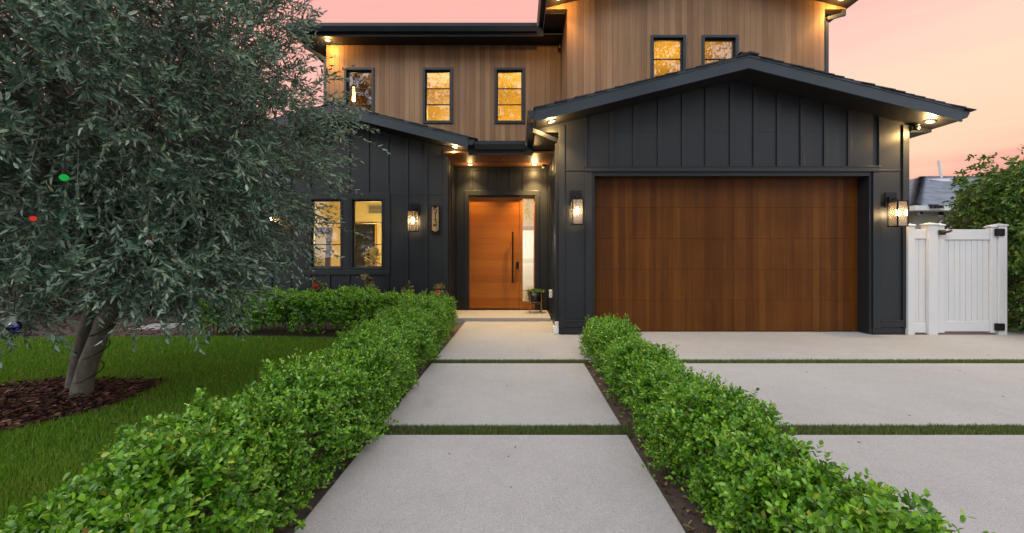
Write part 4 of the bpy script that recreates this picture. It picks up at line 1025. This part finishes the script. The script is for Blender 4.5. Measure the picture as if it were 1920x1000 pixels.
# ================================================================== HEDGES
def hedge(name, x0, x1, y0, y1, hfun, count, label, seed, L=.0285, Wd=.0160, gap=0.0, bottom=0.03, bump=.062, kfun=None, rad=.16, taper=None):
    r = np.random.default_rng(seed)
    t = thing(name, ((x0 + x1) / 2, (y0 + y1) / 2, 0), label, 'hedge', 'clipped boxwood hedges')
    Wx, Wy, H = x1 - x0, y1 - y0, hfun((x0 + x1) / 2, (y0 + y1) / 2)
    n = count; area = np.array([Wx * Wy * 1.25, Wy * H, Wy * H, Wx * H, Wx * H]); face = r.choice(5, n, p=area / area.sum())
    u, w = r.random(n), r.random(n)
    if kfun is not None:
        uu = kfun(r.random(n)); u = uu
    X = np.where(face == 0, x0 + w * Wx, np.where(face == 1, x0, np.where(face == 2, x1, x0 + u * Wx)))
    Yy = np.where(face <= 2, y0 + u * Wy, np.where(face == 3, y0, y1))
    if Wx > Wy:
        X = np.where(face == 0, x0 + u * Wx, np.where(face <= 2, np.where(face == 1, x0, x1), x0 + u * Wx))
        Yy = np.where(face == 0, y0 + w * Wy, np.where(face <= 2, y0 + r.random(n) * Wy, np.where(face == 3, y0, y1)))
        area = np.array([Wx * Wy * 1.25, Wy * H, Wy * H, Wx * H, Wx * H])
    hh = hfun(X, Yy)
    Z = np.where(face == 0, hh, bottom + w * (hh - bottom))
    p = np.stack([X, Yy, Z], -1)
    lo = np.stack([np.full(n, x0 + rad), np.full(n, y0 + rad), np.full(n, -1.0)], -1); hi = np.stack([np.full(n, x1 - rad), np.full(n, y1 - rad), hh - rad], -1)
    inner = np.clip(p, lo, np.maximum(hi, lo)); nrm = unit(p - inner)
    if taper is not None: inner[:, 0] += taper(inner[:, 1]) * np.clip((x1 - inner[:, 0]) / (x1 - x0), 0, 1)
    depth = np.where(r.random(n) < .55, r.uniform(0, .03, n), r.uniform(.02, .13, n))
    q = inner + nrm * rad
    q = q + nrm * (wob(q, seed + 1, 5.0) * bump * 1.15 + wob(q, seed + 2, 14) * bump * .95 - depth + np.where(r.random(n) < .05, r.uniform(.02, .07, n), 0))[:, None]
    keep = (q[:, 2] > bottom) & (r.random(n) > gap * np.clip((.32 - q[:, 2]) / .2, 0, 1) * (0.75 + .5 * wob(q, seed + 3, 6)))
    keep &= (wob(q, seed + 7, 12.0) > -.42) | (depth > .045)
    q, nrm = q[keep], nrm[keep]; n = len(q)
    D = nrm * .7 + np.array([0, 0, .55]) + r.normal(0, .38, (n, 3))
    v, tp = sprigs(q, D, r.uniform(.045, .085, n) * np.where(r.random(n) < .06, 1.5, 1), 4, L * .95, Wd, r, a0=72, a1=30, tipk=.75)
    build_leaves('foliage', v, 'box_leaf', t, tp * .9)
    st = MB(); r2 = random.Random(seed)
    for i in range(int(max(Wx, Wy) * 16)):
        bx, by = r2.uniform(x0 + .15, x1 - .15), r2.uniform(y0 + .15, y1 - .15); h_ = hfun(bx, by)
        ex, ey = bx + r2.uniform(-.18, .18), by + r2.uniform(-.18, .18)
        st.tube([(bx, by, -.03), ((bx + ex) / 2 + r2.uniform(-.03, .03), (by + ey) / 2, h_ * .5), (ex, ey, h_ * .9)], [.009, .006, .003], 5, False)
    st.build('stems', 'stem', t)
    return t
near = lambda u: u ** 1.5
hedge('boxwood_hedge', 0.88, 1.285, 0.55, 5.45, lambda x, y: .415 - .004 * y + 0 * x, 19000,
      'low boxwood hedge between the walkway and the driveway', 11, kfun=near)
hedge('boxwood_hedge', -1.77, -1.09, 0.55, 6.75, lambda x, y: .445 + .015 * y + 0 * x, 23500,
      'low boxwood hedge along the walkway, between it and the lawn', 21, kfun=near, taper=lambda y: np.where(y < 1.6, .14, np.clip(.50 - .083 * y, 0, .25)))
hedge('boxwood_hedge', -5.1, -1.75, 6.25, 6.95, lambda x, y: .60 + 0 * x, 11500,
      'low boxwood hedge in front of the lower windows, at the back of the lawn', 31, L=.034, Wd=.019, gap=.95)

# ---- rose bushes behind the hedge
def rose(px, py_top, label, flower=None, seed=1, Y=7.3):
    r = np.random.default_rng(seed); X, _, zt = P(px, py_top, Y)
    t = thing('rose_bush', (X, Y, 0), label, 'rose bush', 'rose bushes against the charcoal wall')
    st = MB(); pp, dd = [], []
    for i in range(5):
        a = r.uniform(0, 6.283); top_ = Vector((X + .13 * math.cos(a) * r.random(), Y + .08 * math.sin(a), zt - r.uniform(.0, .28)))
        mid = Vector((X + .05 * math.cos(a), Y + .04 * math.sin(a), top_.z * .55)); st.tube([(X, Y, -.03), mid, top_], [.008, .006, .003], 5, False)
        for k in range(14):
            f_ = r.uniform(.35, 1.0); p_ = mid.lerp(top_, (f_ - .35) / .65); pp.append(p_); dd.append(r.normal(size=3) + np.array([0, 0, .3]))
    st.build('stems', 'stem', t)
    v, _ = sprigs(np.array(pp), np.array(dd), .10, 3, .062, .040, r); build_leaves('foliage', v, 'rose_leaf', t)
    if flower:
        fx_, fy_, mt = flower[:3]; c = np.array(P(fx_, fy_, flower[3] if len(flower) > 3 else Y - .1)); n = 26
        D = unit(r.normal(size=(n, 3)) + np.array([0, -.4, .5])); v = leaf_arrays(c + D * .004, D + r.normal(0, .2, (n, 3)), r.normal(size=(n, 3)), r.uniform(.03, .05, n), r.uniform(.035, .05, n), .5, 'round', -.4)
        build_leaves('blossom', v, mt, t)
rose(595, 523, 'rose bush with one red bloom under the lower window nearest the olive tree', (592, 538, 'rose_red'), 2)
rose(645, 540, 'short bronze-leaved rose bush between the two lower windows, no bloom', None, 3)
rose(693, 518, 'tallest rose bush, leafy and without a bloom, under the lower window nearest the lantern', None, 4)
rose(768, 536, 'rose bush with dark red tips below the lantern beside the house number', None, 5)
rose(826, 528, 'rose bush with one pink bloom at the hedge end by the porch', (820, 549, 'rose_pink', 6.62), 6)

# ================================================================== TREES
def limb(m_, a, b, r0, r1, rr, bend=.12, n=6, sides=8):
    a, b = Vector(a), Vector(b); L_ = (b - a).length; off = Vector((rr.uniform(-1, 1), rr.uniform(-1, 1), rr.uniform(-.2, 1))) * L_ * bend
    pts = [a.lerp(b, i / (n - 1)) + off * math.sin(math.pi * i / (n - 1)) for i in range(n)]
    m_.tube(pts, [r0 + (r1 - r0) * i / (n - 1) for i in range(n)], sides, False); return pts
def olive():
    rr = random.Random(5); r = np.random.default_rng(15)
    C = np.array([-3.84, 3.62, 2.72]); RD = np.array([1.86, 1.62, 2.05])
    base = P(157, 742, 3.6)
    t = thing('olive_tree', (base[0], 3.6, 0), 'multi-trunk grey-green olive tree standing in a bark mulch bed on the lawn', 'tree')
    tr = MB()
    b0 = Vector((-3.915, 3.58, -.03)); f0 = Vector((-3.69, 3.66, .80))
    tr.tube([b0, b0 + Vector((.0, 0, .04)), b0 + Vector((.01, .0, .12)), Vector((-3.875, 3.60, .28)), Vector((-3.80, 3.63, .54)), f0], [.105, .084, .072, .068, .066, .064], 14, False)
    b1 = Vector((-4.15, 3.72, -.03)); f1 = Vector((-3.99, 3.75, .85))
    tr.tube([b1, b1 + Vector((.0, 0, .10)), Vector((-4.10, 3.73, .4)), f1], [.058, .050, .046, .042], 12, False)
    limbs = []
    for root, n, rad in ((f0, 8, .050), (f1, 5, .036)):
        for i in range(n):
            a = 6.283 * (i + rr.random() * .6) / n
            e = Vector(C) + Vector((math.cos(a) * RD[0] * .5 * rr.uniform(.5, 1.1), math.sin(a) * RD[1] * .5 * rr.uniform(.5, 1.1), RD[2] * rr.uniform(-.25, .55)))
            limbs.append((limb(tr, root - Vector((0, 0, .04)), e, rad, rad * .5, rr, .10, 8, 8), rad * .5))
    br = MB(); ends = []
    for pts, rad in limbs:
        for k in range(13):
            s = pts[rr.randint(3, len(pts) - 1)]
            d = r.normal(size=3); d[2] *= .9; d /= np.linalg.norm(d); d = unit(d + unit(np.array(s) - C) * .5)
            e = C + d * RD * rr.uniform(.55, .93)
            p_ = limb(br, s, e, rad * .5, .006, rr, .12, 5, 5); ends.append(p_)
    tr.build('trunk', 'olive_bark', t, smooth_=True)
    # twigs
    tw_p, tw_d, tw_l = [], [], []
    for p_ in ends:
        for k in range(15):
            f_ = rr.uniform(.3, 1.0) * (len(p_) - 1); i = min(int(f_), len(p_) - 2); s = p_[i].lerp(p_[i + 1], f_ - i)
            o_ = unit((np.array(s) - C) / RD)
            d = unit(o_ * .8 + r.normal(size=3) * .75 + np.array([0, 0, .15])); tw_p.append(np.array(s)); tw_d.append(d); tw_l.append(rr.uniform(.22, .55))
    # twigs filling the outer shell
    nc = 620; dc = unit(r.normal(size=(nc, 3))); dc = dc[dc[:, 2] > -.93]; nc = len(dc)
    sh = r.uniform(.60, .94, nc) ** .8 * (1 + .12 * wob(dc, 77, 3.2)); axis = unit(dc * .7 + r.normal(size=(nc, 3)) * .45 + np.array([0, 0, .25]))
    pc = C + dc * RD * sh[:, None]; k_ = 7
    p_ = np.repeat(pc, k_, 0) + r.normal(0, .045, (nc * k_, 3)); ax = np.repeat(axis, k_, 0)
    tw_p = np.concatenate([np.array(tw_p), p_]); tw_d = np.concatenate([np.array(tw_d), unit(ax + r.normal(size=ax.shape) * .38)]); tw_l = np.concatenate([np.array(tw_l), r.uniform(.2, .46, nc * k_)])
    # long sprays reaching out towards the house and hanging low
    ex = []
    for px, py, Y, dx, dz in ((640, 215, 4.6, 1, .05), (620, 240, 4.5, 1, .0), (650, 232, 4.4, 1, .12), (600, 300, 4.4, 1, -.05), (580, 335, 4.3, 1, -.1), (560, 380, 4.3, .9, -.15), (600, 260, 4.6, 1, .1),
                              (545, 430, 4.2, .8, -.2), (520, 480, 4.2, .7, -.35), (480, 520, 4.0, .6, -.5), (430, 545, 3.8, .5, -.6), (350, 570, 3.4, .4, -.7), (250, 575, 3.1, .2, -.8), (20, 590, 2.6, -.2, -.7), (620, 195, 4.8, 1, .2),
                              (575, 80, 4.5, .6, .6), (560, 120, 4.4, .7, .4), (590, 160, 4.5, .9, .25), (545, 30, 4.4, .5, .8), (615, 330, 4.3, 1, -.02), (590, 400, 4.3, .8, -.2), (540, 455, 4.2, .8, -.3)):
        for k in range(7):
            q = np.array(P(px + rr.uniform(-50, 5), py + rr.uniform(-22, 22), Y + rr.uniform(-.35, .35)))
            tw_p = np.concatenate([tw_p, q[None]]); tw_d = np.concatenate([tw_d, unit(np.array([[dx, rr.uniform(-.5, .3), dz]]) + r.normal(0, .22, (1, 3)))]); tw_l = np.append(tw_l, rr.uniform(.28, .55))
    for cc, rr_, kk in (((-2.88, 3.40, 1.16), (.52, .6, .46), 260), ((-3.62, 2.95, .98), (.30, .35, .26), 90), ((-2.62, 3.9, 1.72), (.42, .45, .42), 120)):
        d_ = unit(r.normal(size=(kk, 3))); q = np.array(cc) + d_ * np.array(rr_) * (r.random(kk) ** .4)[:, None]
        tw_p = np.concatenate([tw_p, q]); tw_d = np.concatenate([tw_d, unit(d_ * .6 + r.normal(size=(kk, 3)) * .5 + np.array([.15, 0, -.25]))]); tw_l = np.concatenate([tw_l, r.uniform(.18, .38, kk)])
    # keep the twigs off the bare trunk and clear of the grass
    end = tw_p + tw_d * tw_l[:, None]
    ok = (end[:, 2] > .52) & (tw_p[:, 2] > .62)
    near_trunk = (np.abs(tw_p[:, 0] + 1.06 * tw_p[:, 1]) < .34) & (tw_p[:, 2] < .98) & (tw_p[:, 1] < 4.0)
    ok &= ~near_trunk
    ok &= ~((tw_p[:, 0] < -4.05 + .25 * (tw_p[:, 1] - 3.6)) & (tw_p[:, 2] > 2.75) & (r.random(len(tw_p)) < .86))
    tw_p, tw_d, tw_l = tw_p[ok], tw_d[ok], tw_l[ok]
    for p0, d0, l0_ in zip(tw_p, tw_d, tw_l):
        a, b = Vector(p0), Vector(p0 + d0 * l0_); b2 = b - Vector((0, 0, .15 * l0_)); br.tube([a, a.lerp(b, .5) - Vector((0, 0, .037 * l0_)), b2], [.0035, .0025, .0015], 3, False)
    br.build('branches', 'olive_bark', t)
    v, tp = sprigs(tw_p, tw_d, tw_l, 9, .066, .0185, r, droop=.15, a0=62, a1=22, shape='lance', curl=.08, jit=.3, tipk=.6)
    build_leaves('crown', v, 'olive_leaf', t, tp * .8)
    # black wire wound round the trunk
    wr = thing('string_light_wire', (b0.x, b0.y, 0), 'thin black wire wound round the olive trunk', 'wire')
    pts = []
    for i in range(90):
        f_ = i / 89; c = Vector((-3.905, 3.59, 0)).lerp(Vector((-3.75, 3.645, .68)), f_); rad_ = .078 + .03 * (1 - f_) ** 4; a = f_ * 6.283 * 3.3
        pts.append((c.x + rad_ * math.cos(a) - .012, c.y + rad_ * math.sin(a), c.z + .02 * math.sin(a)))
    MB().tube(pts, .0045, 5).build('wire_loop', 'black_metal', wr)
    return C, RD
OC_, ORD = olive()
def ornament(px, py, Y, mat, label, rad=.034, cap='silver'):
    c = P(px, py, Y); t = thing('hanging_lantern', c, label, 'garden light', 'coloured glass lights hung in the olive tree')
    MB().lathe(c, [(0, -rad), (rad * .6, -rad * .8), (rad * .95, -rad * .3), (rad, 0), (rad * .8, rad * .55), (rad * .42, rad * .85), (rad * .42, rad)], 18).build('globe', mat, t, smooth_=True)
    MB().lathe(c, [(rad * .44, rad * .8), (rad * .46, rad * 1.75), (0, rad * 1.8)], 14).build('cap', cap, t)
    MB().tube([(c[0], c[1], c[2] + rad * 1.75), (c[0] + .01, c[1], c[2] + rad * 1.75 + .16)], .002, 5).build('hanger', 'black_metal', t)
ornament(120, 333, 2.12, 'green_glow', 'glowing green glass light hung in the olive tree', .019, 'black_metal')
ornament(62, 410, 2.22, 'red_glow', 'glowing red glass light hung in the olive tree', .015, 'black_metal')
ornament(26, 612, 2.5, 'purple_glass', 'purple glass globe with silver cap hanging low in the olive tree', .036)
ornament(280, 458, 2.5, 'clear_glass', 'clear glass light with dull metal cap hung in the olive tree', .03, 'bronze')

def leafy_tree(name, base, C, RD, label, seed, n, L, Wd, mat='tree_leaf', trunk_r=.16, shape='round', cat='tree', group=None, K=3, shell=.45, trunk='dark_bark', lean=None, zmin=.2, part='crown'):
    rr = random.Random(seed); r = np.random.default_rng(seed)
    t = thing(name, base, label, cat, group); C, RD = np.array(C), np.array(RD)
    tr = MB(); b = Vector(base) - Vector((0, 0, .05)); f = Vector((base[0] * .5 + C[0] * .5, base[1] * .5 + C[1] * .5, max(C[2] - RD[2] * .55, .4)))
    tr.tube([b, b + Vector((0, 0, .12)), b.lerp(f, .5), f], [trunk_r * 1.35, trunk_r * 1.05, trunk_r * .9, trunk_r * .75], 12, False)
    for i in range(9):
        d = unit(r.normal(size=3) + np.array([0, 0, .5])); e = C + d * RD * rr.uniform(.5, .85)
        p_ = limb(tr, f - Vector((0, 0, .05)), e, trunk_r * .5, trunk_r * .1, rr, .12, 6, 6)
        for k in range(4):
            d2 = unit(d + r.normal(size=3) * .6); limb(tr, p_[rr.randint(2, 5)], C + d2 * RD * rr.uniform(.6, .95), trunk_r * .16, .008, rr, .1, 4, 5)
    tr.build('trunk', trunk, t, smooth_=True)
    d = unit(r.normal(size=(n, 3))); sh = shell + (1 - shell) * r.random(n) ** .6; lump = 1 + .16 * wob(d, seed + 5, 3.0) + .07 * wob(d, seed + 6, 8.0)
    p = C + d * RD * (sh * lump)[:, None]; ok = p[:, 2] > zmin; p, d = p[ok], d[ok]; m = len(p)
    v, tp = sprigs(p, unit(d * .7 + r.normal(size=(m, 3)) * .6), r.uniform(.5, 1.0, m) * L * 3.0, K, L, Wd, r, a0=70, a1=30, shape=shape, droop=.3)
    build_leaves(part, v, mat, t); return t
# dark trees and shrubs beyond the lawn
leafy_tree('evergreen_tree', (-9.3, 7.2, 0), (-9.6, 8.0, 4.4), (2.5, 2.2, 3.4), 'dark evergreen tree with a broad trunk behind the olive tree', 41, 9000, .085, .035, trunk_r=.2, group='trees behind the olive tree')
leafy_tree('broadleaf_tree', (-11.5, 11.0, 0), (-11.0, 11.5, 4.0), (3.0, 2.2, 4.0), 'dark yellowish broadleaf tree farthest back beyond the lawn', 42, 9000, .10, .05, trunk_r=.22, group='trees behind the olive tree')
leafy_tree('bushy_tree', (-7.2, 9.6, 0), (-7.3, 10.0, 2.2), (1.6, 1.2, 2.2), 'dark bushy tree by the house corner, mostly hidden behind the olive tree', 43, 6500, .08, .035, trunk_r=.1, group='trees behind the olive tree')
leafy_tree('bushy_tree', (-12.5, 8.0, 0), (-12.4, 8.2, 1.6), (1.8, 1.4, 1.8), 'low dark shrubby tree at the far edge of the lawn', 44, 5000, .08, .035, trunk_r=.1, group='trees behind the olive tree')
for i, (x_, y_, rx, rz) in enumerate(((-6.3, 8.6, .9, .75), (-8.0, 8.9, 1.2, 1.0), (-10.6, 8.8, 1.5, 1.1))):
    leafy_tree('shrub', (x_, y_, 0), (x_, y_, rz * .85), (rx, .7, rz), ['dark low shrub nearest the house corner behind the lawn', 'dark rounded shrub behind the olive trunk at the back of the lawn', 'widest dark shrub behind the broad tree trunk'][i],
               80 + i, 2600, .06, .03, trunk_r=.05, zmin=.03, cat='shrub', group='shrubs at the back of the lawn', shell=.3, part='foliage')
# tall hedge of large leaves by the gate
def ficus():
    r = np.random.default_rng(55); t = thing('ficus_hedge', (8.6, 7.0, 0), 'tall leafy green hedge with yellowing leaves beside the white gate', 'hedge')
    lobes = [((8.85, 6.4, .95), (1.03, 1.1, 1.15), 2000), ((9.10, 6.9, 2.0), (1.0, 1.1, .95), 1700), ((9.70, 7.6, 2.25), (.90, .8, .70), 1000), ((9.45, 7.7, 1.5), (.9, 1.0, .9), 900), ((9.75, 7.0, 2.55), (.7, .9, .55), 700)]
    vs = []; st = MB(); rr = random.Random(3)
    for c, rd, n in lobes:
        c, rd = np.array(c), np.array(rd); d = unit(r.normal(size=(n, 3))); sh = .5 + .5 * r.random(n) ** .5
        p = c + d * rd * (sh * (1 + .13 * wob(d, int(c[0] * 100 + c[2] * 10), 3.0)))[:, None]; ok = (p[:, 2] > .06) & ~((p[:, 1] < FY + .2) & (p[:, 0] < 7.72)); p, d = p[ok], d[ok]
        v, _ = sprigs(p, unit(d * .8 + r.normal(size=d.shape) * .5 + np.array([0, 0, .1])), r.uniform(.12, .24, len(p)), 4, .080, .036, r, a0=68, a1=32, shape='lance', droop=.4, curl=.15); vs.append(v)
        for k in range(7): limb(st, (8.7 + rr.uniform(-.5, .6), 6.9 + rr.uniform(-.6, .8), -.03), c + unit(r.normal(size=3)) * rd * .8, .03, .008, rr, .1, 6, 6)
    for px, py, Y, dx in ((1800, 335, 7.4, -1), (1815, 318, 7.5, -1), (1830, 300, 7.5, -.8), (1790, 345, 7.5, -1), (1800, 365, 7.3, -1), (1905, 280, 7.2, .2), (1800, 395, 7.3, -1)):
        for k in range(7):
            q = np.array(P(px + 22 + rr.uniform(-22, 25), py + rr.uniform(-9, 9), Y + rr.uniform(-.15, .15)))[None]
            v, _ = sprigs(q, np.array([[dx, -.2, rr.uniform(-.1, .5)]]), .24, 5, .068, .03, r, a0=68, a1=32, shape='lance', droop=.4, curl=.15); vs.append(v)
    st.build('stems', 'dark_bark', t, smooth_=True); build_leaves('foliage', np.concatenate(vs), 'ficus_leaf', t)
ficus()
# street trees across the road: what the windows mirror
for i, (x_, y_, s_) in enumerate(((-10.5, -15, 1.0), (-1.5, -16, 1.15), (10.5, -15, 1.2))):
    leafy_tree('street_tree', (x_, y_, 0), (x_, y_, 10.5 * s_), (5.2 * s_, 3.6 * s_, 7.0 * s_), ['street tree mirrored in the upper window beside the olive', 'tallest street tree mirrored in the upper windows', 'street tree mirrored in the gable windows'][i], 60 + i, 3600, .26, .13,
               mat='tree_leaf', trunk_r=.22, shell=.2, group='street trees mirrored in the windows')
